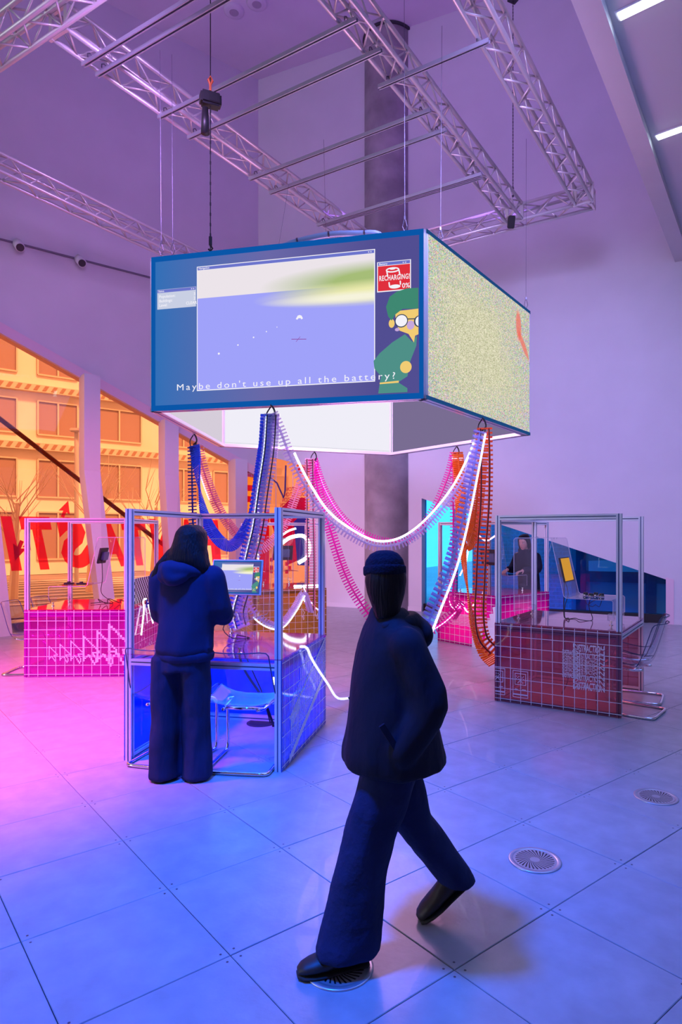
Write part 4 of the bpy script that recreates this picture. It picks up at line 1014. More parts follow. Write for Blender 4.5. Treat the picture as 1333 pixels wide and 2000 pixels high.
# knobs on the right-hand console, levers on the left one
for k, (x, y) in enumerate(((.13, .02), (.20, -.06), (.22, .06), (.29, -.02))):
    mb = MB(); mb.lathe([(0, .0), (.026, 0), (.026, .010), (.022, .012), (.022, .026), (.020, .030), (0, .030)], (x, y, 1.006), n=20); kn = mb.build('knob', BLACK, CL['r'], True, label='black control knob' if not k else None)
    mb = MB(); mb.lathe([(.0265, .004), (.0265, .008)], (x, y, 1.006), n=20); mb.build('ring', CHROME, kn)
cable('thin wires tangled under the knobs of the right-hand console', [(.13, .02, .99), (.15, -.03, .93), (.2, .0, .90), (.24, -.05, .93), (.26, .02, .9), (.29, -.02, .99), (.2, -.06, .95), (.16, .05, .92)], .003, 'r')
for k, (x, y) in enumerate(((.12, .15), (.28, .12))):
    mb = MB(); mb.box((x, y, 1.018), (.10, .06, .024), bev=.004); kn = mb.build('control_block', BLACK, CL['l'])
    mb = MB(); mb.lathe([(0, .03), (.02, .03), (.02, .046), (0, .046)], (x, y, 1.0), n=14); mb.build('dial', DGREY, kn)
# chequered board on the left-hand booth
t = thing('chequered_board', 'black and white chequered board standing on the left-hand booth behind the hoodie', 'board', BOOTH['l'].location, BOOTH['l'].rotation_euler.z)
mb = MB(); mb.box((-.50, -.10, .92), (.006, .80, .31)); mb.build('board', WHITEP, t)
mb = MB()
for i in range(20):
    for j in range(8):
        if (i + j) % 2: mb.poly([(-.5035 - 0, -.5 + .04 * i, .767 + .0385 * j), (-.5035, -.46 + .04 * i, .767 + .0385 * j), (-.5035, -.46 + .04 * i, .8055 + .0385 * j), (-.5035, -.5 + .04 * i, .8055 + .0385 * j)]); mb.poly([(-.4965, -.5 + .04 * i, .767 + .0385 * j), (-.4965, -.46 + .04 * i, .767 + .0385 * j), (-.4965, -.46 + .04 * i, .8055 + .0385 * j), (-.4965, -.5 + .04 * i, .8055 + .0385 * j)])
mb.build('chequer_print', BLACK, t)

# chairs
def make_chair(label, key, r, tg, turn=0):
    b = BOOTH[key]; p = b.location + Matrix.Rotation(b.rotation_euler.z, 3, 'Z') @ Vector((r, tg, 0))
    t = thing('cantilever_chair', label, 'chair', p, b.rotation_euler.z + R(turn), 'clear shell chairs at the booths')
    prof = [(-.40, .40), (-.39, .435), (-.34, .45), (-.2, .425), (-.08, .415), (.0, .45), (.045, .54), (.085, .66), (.13, .80), (.155, .825)]
    prof = [(p_.x, p_.y) for p_ in spline([Vector((a, b_, 0)) for a, b_ in prof], .03)]
    mb = MB(); n = 12; rows = []
    for i, (x, z) in enumerate(prof):
        s = i / (len(prof) - 1); w = .25 - .03 * max(0, (s - .6) / .4) - (.03 * (1 - s / .08) if s < .08 else 0); row = []
        if s > .93: w -= .05 * ((s - .93) / .07) ** 2
        for k in range(n + 1):
            a = -1 + 2 * k / n; lift = .055 * abs(a) ** 3 * (1 if .05 < s < .7 else .5)
            dx = -.05 * abs(a) ** 2.5 if s > .5 else 0; row.append(mb.bm.verts.new((x + dx, a * w, z + (lift if s < .5 else 0))))
        rows.append(row)
    for p_, q in zip(rows, rows[1:]):
        for k in range(n): mb._f([p_[k], p_[k + 1], q[k + 1], q[k]])
    rim = [v.co.copy() for v in rows[0]] + [r_[-1].co.copy() for r_ in rows[1:]] + [v.co.copy() for v in reversed(rows[-1][:-1])] + [r_[0].co.copy() for r_ in reversed(rows[1:-1])]
    mb.build('shell', SHELL, t, True)
    mb = MB(); mb.tube(rim, .004, 6, closed=True); mb.build('rim', pbr('dark_shell_edge', (.03, .06, .16), .15), t, True)
    f = []
    y = .22
    f = [(-.37, -.16, .40), (-.36, -y + .02, .395), (-.395, -y, .36), (-.40, -y, .2), (-.40, -y, .06), (-.385, -y, .018), (-.33, -y, .013), (.02, -y, .013), (.07, -y + .015, .013), (.085, -y + .06, .013)]
    f = f + [(x, -y_, z) for x, y_, z in reversed(f)]
    mb = MB(); mb.tube(spline(f, .03), .0125, 10); mb.build('base_frame', CHROME, t, True)
    mb = MB()
    for s in (-1, 1): mb.tube(spline([(-.37, s * .16, .40), (-.25, s * .15, .405), (-.1, s * .14, .398), (-.02, s * .12, .41)], .03), .0115, 8)
    mb.cyl((-.1, -.14, .398), (-.1, .14, .398), .0115, 8); mb.build('seat_frame', CHROME, t, True)
    return t
make_chair('clear shell chair on a chrome frame right of the standing woman', 'c', .60, .29, 4)
make_chair('clear shell chair left of the standing woman, half hidden by her jeans', 'c', .60, -.29, -3)
make_chair('clear shell chair at the nearer right side of the DISTRACTION booth', 'r', .76, -.27, -6)
make_chair('clear shell chair at the farther right side of the DISTRACTION booth', 'r', .70, .27, 4)
make_chair('clear shell chair at the near left edge of the picture', 'l', .80, .28, 3)
make_chair('clear shell chair behind the near one at the left edge', 'l', .72, -.26, 0)

# ------------------------------------------------------------------ floor outlets
def grille(x, y, lab, r=.128):
    t = thing('floor_diffuser', lab, 'floor vent', (x, y, 0), group='round floor vents'); ST = pbr('vent_steel', (.50, .52, .58), .32, .7)
    mb = MB(); mb.lathe([(r, .0005), (r, .004), (r - .004, .006), (r - .022, .006), (r - .024, .003)], n=48); mb.build('rim', ST, t, True)
    mb = MB(); mb.lathe([(0, .0012), (r - .022, .0012)], n=40); mb.build('recess', BLACK, t)
    mb = MB(); n = 30; r0, r1 = .022, r - .030
    for k in range(n):
        a = 2 * math.pi * k / n; L_, R_ = [], []
        for j in range(6):
            s = j / 5; rr = r0 + (r1 - r0) * s; tw = .55 * math.sin(s * 1.4); wd = .60 * math.pi / n
            for lst, q in ((L_, -wd), (R_, wd)): lst.append(mb.bm.verts.new((rr * math.cos(a + tw + q), rr * math.sin(a + tw + q), .0045)))
        for j in range(5): mb._f([L_[j], L_[j + 1], R_[j + 1], R_[j]])
    mb.lathe([(0, .0046), (.024, .0046)], n=24); mb.lathe([(r1 - .004, .0046), (r - .021, .0046)], n=40); mb.build('swirl_vanes', ST, t)
    return t
grille(.82, 3.19, 'round swirl floor vent right of the walking person'); grille(1.76, 3.96, 'round swirl floor vent at the right edge of the floor')
grille(-.11, 2.40, 'round swirl floor vent under the front shoe of the walking person')
for x, y, lab in ((.76, 12.06, 'dark round floor plate by the foot of the column'), (-6.02, 11.02, 'dark round floor plate by the leaning fin at the left edge'), (-.92, 5.51, 'round cable outlet in the floor under the nearest booth')):
    t = thing('floor_outlet', lab, 'floor outlet', (x, y, 0)); mb = MB(); mb.lathe([(.12, .001), (.12, .005), (.10, .006)], n=28); mb.build('rim', DGREY, t); mb = MB(); mb.lathe([(0, .004), (.10, .004)], n=28); mb.build('lid', BLACK, t)

# ------------------------------------------------------------------ garlands
GP = {'navy': [(-2.15, 7.85, 2.66), (-2.13, 7.8, 2.19), (-2.11, 7.75, 1.81), (-2.09, 7.7, 1.57), (-2.15, 7.65, 1.15), (-2.35, 7.7, 0.80), (-2.68, 7.75, 0.78)],
'blue': [(-2.12, 7.87, 2.68), (-1.99, 7.6, 2.17), (-1.82, 7.3, 1.74), (-1.58, 7.0, 1.51), (-1.4, 6.8, 1.52), (-1.23, 6.6, 1.78), (-1.09, 6.4, 2.18), (-0.98, 6.2, 2.51), (-0.93, 6.16, 2.75)],
'pinkclear': [(-2.09, 7.92, 2.68), (-2.03, 8.0, 2.36), (-1.94, 8.3, 1.96), (-1.77, 8.6, 1.63), (-1.55, 8.9, 1.39), (-1.34, 9.1, 1.53), (-1.18, 9.3, 1.82), (-1.02, 9.5, 2.31), (-0.86, 9.6, 2.72)],
'bluedrop': [(-0.92, 6.14, 2.74), (-0.92, 6.0, 2.39), (-0.96, 5.9, 2.0), (-0.99, 5.8, 1.67), (-1.04, 5.75, 1.42), (-1.09, 5.7, 1.13), (-1.14, 5.68, 0.93), (-1.1, 5.62, 0.79)],
'ledlow': [(-1.24, 6.3, 1.08), (-1.12, 6.3, 0.85), (-0.99, 6.4, 0.72), (-0.89, 6.6, 0.69), (-0.81, 7.0, 0.8), (-0.75, 7.4, 0.93), (-0.76, 8.0, 0.78), (-0.79, 8.8, 0.55)],
'pinkdrop': [(-0.87, 9.57, 2.72), (-0.85, 9.4, 1.93), (-0.82, 9.2, 1.2), (-0.81, 9.0, 0.54)],
'ledswag': [(-0.91, 6.13, 2.75), (-0.84, 6.15, 2.59), (-0.75, 6.2, 2.35), (-0.59, 6.2, 2.04), (-0.4, 6.3, 1.77), (-0.1, 6.4, 1.56), (0.12, 6.45, 1.49), (0.36, 6.5, 1.54), (0.62, 6.6, 1.73), (0.9, 6.7, 2.06), (1.1, 6.78, 2.43), (1.19, 6.81, 2.68)],
'magswag': [(-0.81, 9.6, 2.72), (-0.67, 9.5, 2.31), (-0.45, 9.4, 1.93), (-0.15, 9.3, 1.65), (0.29, 9.2, 1.5), (0.65, 9.15, 1.61), (0.93, 9.1, 1.99), (1.11, 9.05, 2.42), (1.19, 9.0, 2.74)],
'maglow': [(-0.83, 9.6, 2.71), (-0.73, 9.4, 2.23), (-0.54, 9.1, 1.67), (-0.34, 8.8, 1.11), (-0.14, 8.6, 0.75), (0.13, 8.5, 0.42), (0.47, 8.55, 0.24), (0.74, 8.6, 0.3), (0.99, 8.7, 0.42), (1.2, 8.8, 0.59), (1.29, 8.95, 0.69)],
'magdrop': [(1.2, 8.98, 2.74), (1.2, 8.95, 2.06), (1.19, 8.9, 1.49), (1.14, 8.85, 1.0), (1.11, 8.8, 0.73), (1.16, 8.75, 0.56), (1.24, 8.9, 0.49)],
'orswag': [(1.23, 8.98, 2.74), (1.24, 8.8, 2.26), (1.2, 8.4, 1.76), (1.17, 8.0, 1.54), (1.18, 7.6, 1.5), (1.18, 7.2, 1.74), (1.18, 6.95, 2.18), (1.2, 6.83, 2.67)],
'ordrop': [(1.24, 8.96, 2.7), (1.24, 8.7, 2.11), (1.21, 8.3, 1.43), (1.2, 7.9, 1.01), (1.21, 7.5, 0.59), (1.27, 7.2, 0.32), (1.36, 6.98, 0.22)],
'redladder': [(1.22, 6.81, 2.72), (1.23, 6.82, 2.38), (1.23, 6.85, 1.95), (1.21, 6.9, 1.52), (1.19, 6.9, 1.08), (1.17, 6.85, 0.76), (1.2, 6.8, 0.52), (1.31, 6.8, 0.39)],
'ledstraight': [(1.17, 6.8, 2.68), (1.05, 6.6, 2.2), (0.91, 6.3, 1.73), (0.76, 6.0, 1.32), (0.58, 5.7, 0.97), (0.43, 5.45, 0.7), (0.3, 5.36, .55)],
'ledpanel': [(0.3, 5.36, .55), (0.21, 5.3, 0.43), (-0.0, 5.3, 0.29), (-0.16, 5.4, 0.24), (-0.27, 5.5, 0.22), (-0.34, 5.3, 0.39), (-0.40, 5.05, 0.56), (-0.44, 4.93, 0.67), (-0.465, 4.84, 0.76), (-0.51, 4.8, 0.775)]}
def gmat(n, c, f=.7): return acrylic('garland_' + n, tuple(min(1, x + .1) for x in c), c, f, rough=.1)
GNAVY = gmat('navy', (.03, .07, .50), .8); GBLUE = gmat('blue', (.05, .22, 1), .75); GCLR = gmat('clear', (.80, .78, 1), .5); GPK = gmat('pink', (1, .52, .66), .65)
GMAG = gmat('magenta', (1, .03, .62), .75); GOR = gmat('orange', (1, .34, .04), .8); GRO = gmat('red_orange', (1, .20, .06), .75)
LW = emit('white_light_line', (.90, .93, 1), 3.5); LP = emit('pink_light_line', (1, .55, .85), 4)
def garland(key, label, mat, half=.05, step=.03, nrm=(0, -1, 0), spine=.012, two=0, led=None, ledr=(0, 1), lside=-1, black=False, twist=0, cross=.012, lr=.007, group='comb garlands hanging from the screen ring'):
    pts = even(GP[key], step); t = thing('garland', label, 'garland', pts[0], group=group); o = pts[0]; nv = Vector(nrm)
    sides = []; N = len(pts)
    for i, p in enumerate(pts):
        tg = (pts[min(i + 1, N - 1)] - pts[max(i - 1, 0)]).normalized(); s = tg.cross(nv)
        s = s.normalized() if s.length > .05 else tg.orthogonal().normalized()
        if twist: s = Matrix.Rotation(twist * i * step, 3, tg) @ s
        if sides and s.dot(sides[-1]) < 0: s = -s
        sides.append(s)
    mb = MB()
    if two:
        for q in (-1, 1): mb.tube([p - o + s * half * two * q for p, s in zip(pts, sides)], spine, 5)
    else: mb.tube([p - o for p in pts], spine, 6)
    mb.build('spine', mat, t)
    mb = MB()
    for i in range(N):
        p, s = pts[i] - o, sides[i]; tg = (pts[min(i + 1, N - 1)] - pts[max(i - 1, 0)])
        mb.bar(p - s * half, p + s * half, cross * 1.35, cross * 1.1, up=tg)
    mb.build('teeth', mat, t, kind='stuff')
    if led:
        a, b_ = int(N * ledr[0]), int(N * ledr[1])
        mb = MB(); mb.tube([p - o + s * half * lside * .9 for p, s in zip(pts[a:b_], sides[a:b_])], lr, 6); mb.build('light_line', led, t)
    if black:
        mb = MB()
        for q in (-.55, .55): mb.tube([p - o + s * half * q + Vector(nrm) * .015 for p, s in zip(pts, sides)], .006, 5)
        mb.build('black_cord', CABLE, t)
    return t
garland('navy', 'navy comb garland dropping from the left screen behind the long-haired woman', GNAVY, .05, .035)
garland('blue', 'dense blue comb garland swagged from the left screen to the front screen', GBLUE, .065, .024, cross=.016, twist=2.5)
garland('pinkclear', 'pink and clear comb garland swagged behind the nearest booth', GPK, .065, .026, led=LP, ledr=(0, .22), lside=1)
garland('bluedrop', 'blue and clear comb garland falling straight from the front screen behind the monitor', GCLR, .075, .03, led=emit('soft_light_line', (.75, .82, 1), 1.6), ledr=(0, 1), lside=.8, black=True, cross=.018, lr=.006)
GP['bluedrop2'] = [(a - .05, b + .02, c) for a, b, c in GP['bluedrop']]
garland('bluedrop2', 'deep blue comb garland falling alongside the clear one behind the monitor', GBLUE, .06, .03, cross=.018)
garland('ledlow', 'low glowing garland looped between the nearest booth and the amber booth', GCLR, .04, .03, led=LW, ledr=(.1, .75), lside=1)
garland('pinkdrop', 'pink ladder garland with black cords dropping beside the amber booth', GPK, .075, .035, two=.7, black=True)
garland('ledswag', 'clear comb garland with a white light line swagged across the column', GCLR, .055, .03, led=LW, ledr=(.13, .97), lside=-1, lr=.011)
garland('magswag', 'magenta comb garland swagged across the column behind the white light line', GMAG, .06, .03, led=LP, ledr=(.02, .42), lside=-.1)
GP['magswag2'] = [(-.83, 9.6, 2.7), (-.74, 9.5, 2.3), (-.62, 9.4, 2.0), (-.45, 9.3, 1.72), (-.3, 9.25, 1.5)]
garland('maglow', 'long magenta comb garland dipping near the floor behind the walking person', GMAG, .075, .036, led=LP, ledr=(.78, .98), lside=.2)
garland('magdrop', 'purple-magenta comb garland dropping from the far right screen', GMAG, .075, .04, two=.4)
garland('orswag', 'orange comb garland making a short U between the two right-hand screens', GOR, .08, .024, cross=.014, twist=1.2)
garland('ordrop', 'thick orange comb garland reaching from the far right screen to the DISTRACTION booth', GOR, .075, .026, cross=.014, twist=1.0)
garland('redladder', 'red-orange ladder garland with black cords dropping from the static screen', GRO, .08, .038, two=.55, black=True, cross=.018)
garland('ledstraight', 'clear toothed garland with a straight white light line slanting down to the walking person', gmat('lilac', (.50, .47, .82), .5), .070, .050, led=LW, ledr=(0.02, 1), lside=-.95, cross=.018, lr=.010)
garland('ledpanel', 'white light line trailing behind the walking person and over the edge of the blue booth', GCLR, .012, .03, led=LW, ledr=(0, 1), lside=0, cross=.005)
for (a, b_), lab in (((( -.932, 6.15), 0), 'black hook cord under the middle of the front screen'), (((1.194, 6.814), 0), 'black hook cord under the static screen'), (((-2.14, 7.89), 0), 'black hook cord under the left screen'), (((-.816, 9.595), 0), 'black hook cord under the bright white far screen'), (((1.216, 9.0), 0), 'black hook cord under the far violet screen')):
    t = thing('hook_cord', lab, 'cord', (a[0], a[1], 2.70)); mb = MB(); mb.tube(spline([(0, 0, 0), (.04, 0, .04), (.03, 0, .10), (0, 0, .14)], .02), .010, 6); mb.tube(spline([(.04, 0, .04), (.02, -.01, -.03), (-.03, 0, -.02), (-.04, 0, .05), (0, 0, .12)], .02), .007, 6); mb.build('cord', CABLE, t)
# light lines on booths
def lightline(label, key, pts, m=LW, r=.009):
    b = BOOTH[key]; t = thing('light_line', label, 'light', b.location, b.rotation_euler.z, 'light lines on the booths'); mb = MB(); mb.tube(spline(pts, .03), r, 6); mb.build('tube', m, t)
lightline('white light line folded over the inner edge of the left-hand booth', 'l', [(-.62, .25, .42), (-.61, .12, .70), (-.59, .08, .80), (-.6, .0, .82), (-.61, -.14, .62), (-.62, -.2, .5)])
lightline('dashed white light line inside the blue panel of the nearest booth', 'c', [(.50, .5, .62), (.38, .48, .52), (.25, .5, .44), (.1, .5, .40), (-.1, .48, .38), (-.25, .5, .37)], LW, .007)
t = thing('light_loop', 'broad white glowing loop on the amber booth', 'light', (-1.15, 10.1, 1.4), 0, 'light lines on the booths')
mb = MB(); mb.tube(spline([(-.22, 0, .06), (-.07, .02, .16), (.13, .03, .18), (.22, 0, .04), (.19, .02, -.14), (.05, .03, -.24)], .03), .03, 10, rads=None); mb.build('tube', LW, t)
t = thing('light_loop', 'second thinner white light arc above the amber booth console', 'light', (-1.25, 10.05, 1.6), 0, 'light lines on the booths')
mb = MB(); mb.tube(spline([(-.12, 0, -.02), (.0, 0, .06), (.12, 0, .10)], .03), .016, 10); mb.build('tube', LW, t)
lightline('pink light line drooping down the amber booth', 'k', [(-.63, -.2, .78), (-.64, -.28, .6), (-.64, -.4, .45), (-.64, -.52, .38)], LP, .007)
lightline('pink light loops above the hot magenta booth', 'm', [(-.5, -.5, 1.60), (-.5, -.3, 1.52), (-.5, -.1, 1.62), (-.5, .0, 1.5), (-.48, .1, 1.2), (-.5, .2, 1.0)], LP, .010)
lightline('pink light line hung on the hot magenta booth', 'm', [(-.63, .35, .72), (-.64, .2, .52), (-.64, .05, .62), (-.64, -.1, .5), (-.64, -.25, .7)], LP, .009)
lightline('bright strip of light across the table of the amber booth', 'k', [(-.40, -.50, .785), (-.40, -.3, .785), (-.40, -.1, .785)], LW, .02)

# ------------------------------------------------------------------ people
V = Vector
def limb(mb, pts, rads, n=14):
    pts = [V(p) for p in pts]; P, Rr = [], []
    for i in range(len(pts) - 1):
        for k in range(4):
            s = k / 4; P.append(pts[i].lerp(pts[i + 1], s)); Rr.append(rads[i] + (rads[i + 1] - rads[i]) * s)
    P.append(pts[-1]); Rr.append(rads[-1])
    Q = P[:]                                                     # round the bends
    for _ in range(2): Q = [Q[0]] + [(Q[i - 1] + Q[i] * 2 + Q[i + 1]) / 4 for i in range(1, len(Q) - 1)] + [Q[-1]]
    mb.tube(Q, 0, n, rads=Rr); mb.ball(Q[0], Rr[0], seg=12); mb.ball(Q[-1], Rr[-1], seg=12)
def rings(mb, spec, yaw=0, n=28):
    """spec: (x, y, z, half width, half depth)"""
    c, s = math.cos(yaw), math.sin(yaw)
    mb.etube([((x, y, z), (a * c, a * s, 0), (-b * s, b * c, 0)) for x, y, z, a, b in spec], n)
def hand(mb, wrist, dirv, palm_n, side, curl=.6, sc=1.0):
    """palm and five bent fingers; side +1 puts the thumb on +(dir x normal)"""
    d = V(dirv).normalized(); nrm = V(palm_n).normalized(); nrm = (nrm - d * d.dot(nrm)).normalized(); s = d.cross(nrm) * side; w = V(wrist)
    mb.etube([(w - d * .01, s * .024 * sc, nrm * .016 * sc), (w + d * .03 * sc, s * .034 * sc, nrm * .014 * sc), (w + d * .085 * sc, s * .038 * sc, nrm * .012 * sc), (w + d * .095 * sc, s * .034 * sc, nrm * .009 * sc)], 16)
    for k, (o, L) in enumerate(((.029, .068), (.010, .078), (-.010, .072), (-.028, .056))):
        p = w + d * .088 * sc + s * o * sc; pts = [w + d * .06 * sc + s * o * sc, p]; a = curl * .5; seg = (.45, .32, .23)
        for q in seg:
            dd = d * math.cos(a) + nrm * math.sin(a); p = p + dd * L * q * sc; pts.append(p); a += curl * .6
        mb.tube(pts, .008, 8, rads=[.009 * sc, .009 * sc, .0085 * sc, .008 * sc, .0065 * sc]); mb.ball(pts[-1], .0066 * sc, seg=8)
    b0 = w + d * .02 * sc + s * .026 * sc; p1 = b0 + (s * .75 + d * .6 + nrm * .3).normalized() * .035 * sc; p2 = p1 + (d * .8 + s * .35 + nrm * .4).normalized() * .03 * sc; p3 = p2 + (d + nrm * .5).normalized() * .022 * sc
    mb.tube([w + d * .01 * sc, b0, p1, p2, p3], .01, 8, rads=[.014 * sc, .014 * sc, .011 * sc, .0095 * sc, .007 * sc]); mb.ball(p3, .007 * sc, seg=8)
def head(mb, c, yaw, pitch, s=1.0):
    M = Matrix.Translation(c) @ Matrix.Rotation(yaw, 4, 'Z') @ Matrix.Rotation(pitch, 4, 'X'); f = lambda x, y, z: M @ V((x * s, y * s, z * s)); R3 = M.to_3x3()
    spec = [(0, -.015, .105, .03, .035), (0, -.012, .095, .052, .062), (0, -.008, .07, .068, .085), (0, -.004, .035, .074, .093), (0, .0, 0, .072, .092), (0, .008, -.035, .066, .084), (0, .020, -.065, .056, .070), (0, .034, -.090, .042, .052), (0, .046, -.108, .026, .030)]
    mb.etube([(f(x, y, z), R3 @ V((a * s, 0, 0)), R3 @ V((0, b * s, 0))) for x, y, z, a, b in spec], 28)
    mb.tube([f(0, .088, .012), f(0, .100, -.012), f(0, .111, -.032), f(0, .098, -.042)], .01, 8, rads=[.008 * s, .010 * s, .013 * s, .010 * s])
    for q in (-1, 1):
        mb.ball(f(.030 * q, .080, -.016), .016 * s, (1.1, .7, .8), R3, 10); mb.ball(f(.030 * q, .083, .022), .018 * s, (1.3, .5, .45), R3, 10)
        mb.ball(f(.074 * q, -.008, -.012), .03 * s, (.3, .62, 1), R3, 10)
    mb.ball(f(0, .088, -.060), .020 * s, (1.15, .5, .34), R3, 10); mb.ball(f(0, .086, -.071), .018 * s, (1.1, .5, .36), R3, 10); mb.ball(f(0, .074, -.098), .020 * s, (1, .7, .7), R3, 10)
    return f, R3
def eyes(root, f, R3, s=1.0):
    for q in (-1, 1):
        mb = MB(); mb.ball(f(.030 * q, .0815, .003), .0125 * s, (1.15, .8, .75), R3, 14); e = mb.build('eye', pbr('eye_white', (.7, .68, .66), .2), root, True)
        mb = MB(); mb.ball(f(.030 * q, .0905, .003), .0055 * s, (1, .5, 1), R3, 10); mb.build('iris', BLACK, e, True)
        mb = MB(); mb.tube([f(.016 * q, .093, .020), f(.032 * q, .092, .026), f(.050 * q, .080, .020)], .003, 6, rads=[.002 * s, .0035 * s, .002 * s]); mb.build('eyebrow', HAIR, root, True)
    mb = MB(); mb.ball(f(0, .0965, -.0655), .017 * s, (1, .22, .26), R3, 12); mb.build('lips', pbr('lips', (.55, .20, .18), .4), root, True)
def shoe(root, heel, toe, w=.046, hgt=.075, mat=SHOE):
    h, t = V(heel), V(toe); d = (t - h).normalized(); sx = d.cross(V((0, 0, 1))).normalized(); up = sx.cross(d).normalized()
    if up.z < 0: up = -up
    L = (t - h).length; mb = MB()
    sp = [(-.02, .026, .030, .034), (.02, .034, .042, .044), (.16, .036, .044, .050), (.35, .040, .036, .040), (.6, .048, .028, .030), (.82, .046, .024, .024), (.96, .036, .018, .018), (1.03, .018, .012, .012)]
    mb.etube([(h + d * L * a + up * (c + .012), sx * b, up * c) for a, b, e, c in sp], 18); mb.ball(h + d * L * .12 + up * .075, .04, (1, 1, 1.1), seg=12)
    o = fuse(mb, .008, 2, name='shoe'); link('shoe', fit(o, mat), root)
    mb = MB(); mb.etube([(h + d * L * a + up * .009, sx * (b + .004), up * .010) for a, b, e, c in sp], 18); mb.build('sole', pbr('dark_sole', (.012, .011, .012), .7), root, True)

# -- woman in the navy hoodie, standing with her back to us
wa = thing('person', 'person with long black hair, navy hoodie and wide dark jeans standing at the nearest booth', 'person', (-1.24, 4.27, 0), R(-6))
mb = MB()
rings(mb, [(0, 0, .80, .14, .10), (0, 0, .92, .155, .105), (.02, 0, 1.06, .125, .09), (.03, .0, 1.22, .145, .10), (.045, 0, 1.34, .15, .085), (.05, 0, 1.40, .07, .06), (.055, .01, 1.47, .05, .052)])
fa, ra = head(mb, V((.065, .045, 1.545)), R(-12), R(-8), 1.02)
for q, sh, el, wr in ((-1, (-.12, .01, 1.345), (-.15, .06, 1.06), (-.04, .28, 1.05)), (1, (.21, -.01, 1.345), (.265, .04, 1.075), (.20, .27, 1.06))):
    limb(mb, [sh, el, wr], [.048, .04, .028]); hand(mb, wr, V((.02 * -q, .9, -.1)), (0, .1, -1), -q, .5)
for q in (-1, 1): limb(mb, [(.085 * q, 0, .84), (.095 * q, .01, .46), (.095 * q, 0, .08)], [.085, .058, .042])
link('body', fit(fuse(mb, .009, 2), SKIN), wa); eyes(wa, fa, ra, 1.02)
mb = MB()
rings(mb, [(.030, 0, .815, .150, .115), (.030, 0, .825, .185, .145), (.030, 0, .86, .197, .155), (.033, 0, .93, .190, .150), (.035, 0, 1.05, .182, .142), (.04, 0, 1.2, .192, .140), (.045, -.005, 1.30, .192, .125), (.05, -.005, 1.365, .165, .105), (.055, 0, 1.41, .105, .085), (.055, 0, 1.43, .07, .06)])
for q, sh, el, wr in ((-1, (-.125, -.01, 1.32), (-.165, .04, 1.06), (-.05, .25, 1.05)), (1, (.215, -.02, 1.32), (.272, .02, 1.07), (.21, .24, 1.06))):
    limb(mb, [sh, el, wr], [.082, .082, .055])
link('hoodie', fit(fuse(mb, .010, 2, .018, 5.5, 3), NAVY), wa)
mb = MB(); limb(mb, [(-.10, -.04, 1.385), (-.07, -.10, 1.395), (.0, -.145, 1.39), (.08, -.13, 1.375), (.15, -.06, 1.36)], [.03, .045, .05, .045, .03]); limb(mb, [(-.02, -.135, 1.385), (.0, -.155, 1.315), (.07, -.14, 1.34)], [.06, .05, .04]); mb.ball((-.005, -.125, 1.35), .09, (1.15, .55, .85))
link('hood', fit(fuse(mb, .009, 3, .006, 9, 1), NAVY), wa)
mb = MB(); rings(mb, [(.03, 0, .845, .178, .137), (.03, 0, .83, .193, .153), (.03, 0, .795, .190, .150), (.03, 0, .78, .172, .135)]); link('hem_band', fit(fuse(mb, .008, 2, .004, 12, 2), NAVY), wa)
mb = MB()
rings(mb, [(.015, 0, .90, .165, .125), (.012, -.005, .80, .180, .135), (.008, -.005, .72, .185, .135)])
for q in (-1, 1):
    x = .095 * q + (.005 if q > 0 else 0); y0 = .02 * q
    rings(mb, [(x * .95, 0, .80, .092, .120), (x, y0 * .5, .62, .096, .112), (x * 1.02, y0, .42, .094, .105), (x * 1.05, y0, .2, .097, .108), (x * 1.08, y0, .03, .102, .118), (x * 1.08, y0, .012, .098, .112)])
link('jeans', fit(fuse(mb, .009, 2, .015, 8, 8), DENIM), wa)
for q in (-1, 1): shoe(wa, (.104 * q, .02 * q - .085, 0), (.112 * q, .02 * q + .16, 0), mat=BLACK)
mb = MB()
rings(mb, [(.06, .03, 1.672, .030, .035), (.06, .028, 1.660, .068, .080), (.062, .024, 1.625, .096, .110), (.062, .016, 1.57, .110, .118), (.055, -.012, 1.50, .125, .105), (.045, -.035, 1.44, .150, .085), (.04, -.035, 1.39, .172, .07), (.035, -.02, 1.35, .18, .05)], R(-10))
limb(mb, [(-.06, -.02, 1.48), (-.115, -.045, 1.40), (-.155, -.045, 1.32), (-.172, -.01, 1.24)], [.035, .04, .036, .01]); limb(mb, [(.15, .0, 1.50), (.18, -.03, 1.40), (.21, -.02, 1.33), (.222, .02, 1.26)], [.032, .034, .026, .008])
link('hair', fit(fuse(mb, .008, 3, .004, 16, 5), HAIR), wa)
mb = MB(); mb.tube(spline([(-.02, -.075, 1.435), (.03, -.092, 1.432), (.09, -.085, 1.427)], .01), .004, 6); mb.build('collar_edge', WHITEP, wa, label='white collar edge')

# -- person walking past
wb = thing('person', 'person in a dark coat and knitted cap striding left across the floor, face turned away', 'person', (.09, 2.55, 0), R(106.8))
mb = MB()
rings(mb, [(0, 0, .74, .14, .10), (0, 0, .84, .15, .105), (0, .0, .98, .125, .09), (0, 0, 1.12, .145, .10), (0, 0, 1.22, .15, .08), (0, .01, 1.285, .06, .06), (0, .015, 1.35, .046, .05)])
fb, rb = head(mb, V((0, .03, 1.425)), R(-98), R(-4), .95)
for q, el, wr in ((-1, (-.225, -.09, .98), (-.195, .03, .82)), (1, (.225, -.07, .98), (.195, .05, .82))):
    limb(mb, [(.14 * q, 0, 1.18), el, wr], [.040, .036, .027]); hand(mb, wr, V((-.55 * q, .5, -.45)), (-q, 0, -.2), q, .5, .92)
limb(mb, [(-.075, .01, .80), (-.08, .12, .46), (-.085, .205, .09)], [.082, .055, .040]); limb(mb, [(.08, -.02, .80), (.085, -.06, .45), (.092, -.33, .185)], [.082, .055, .040])
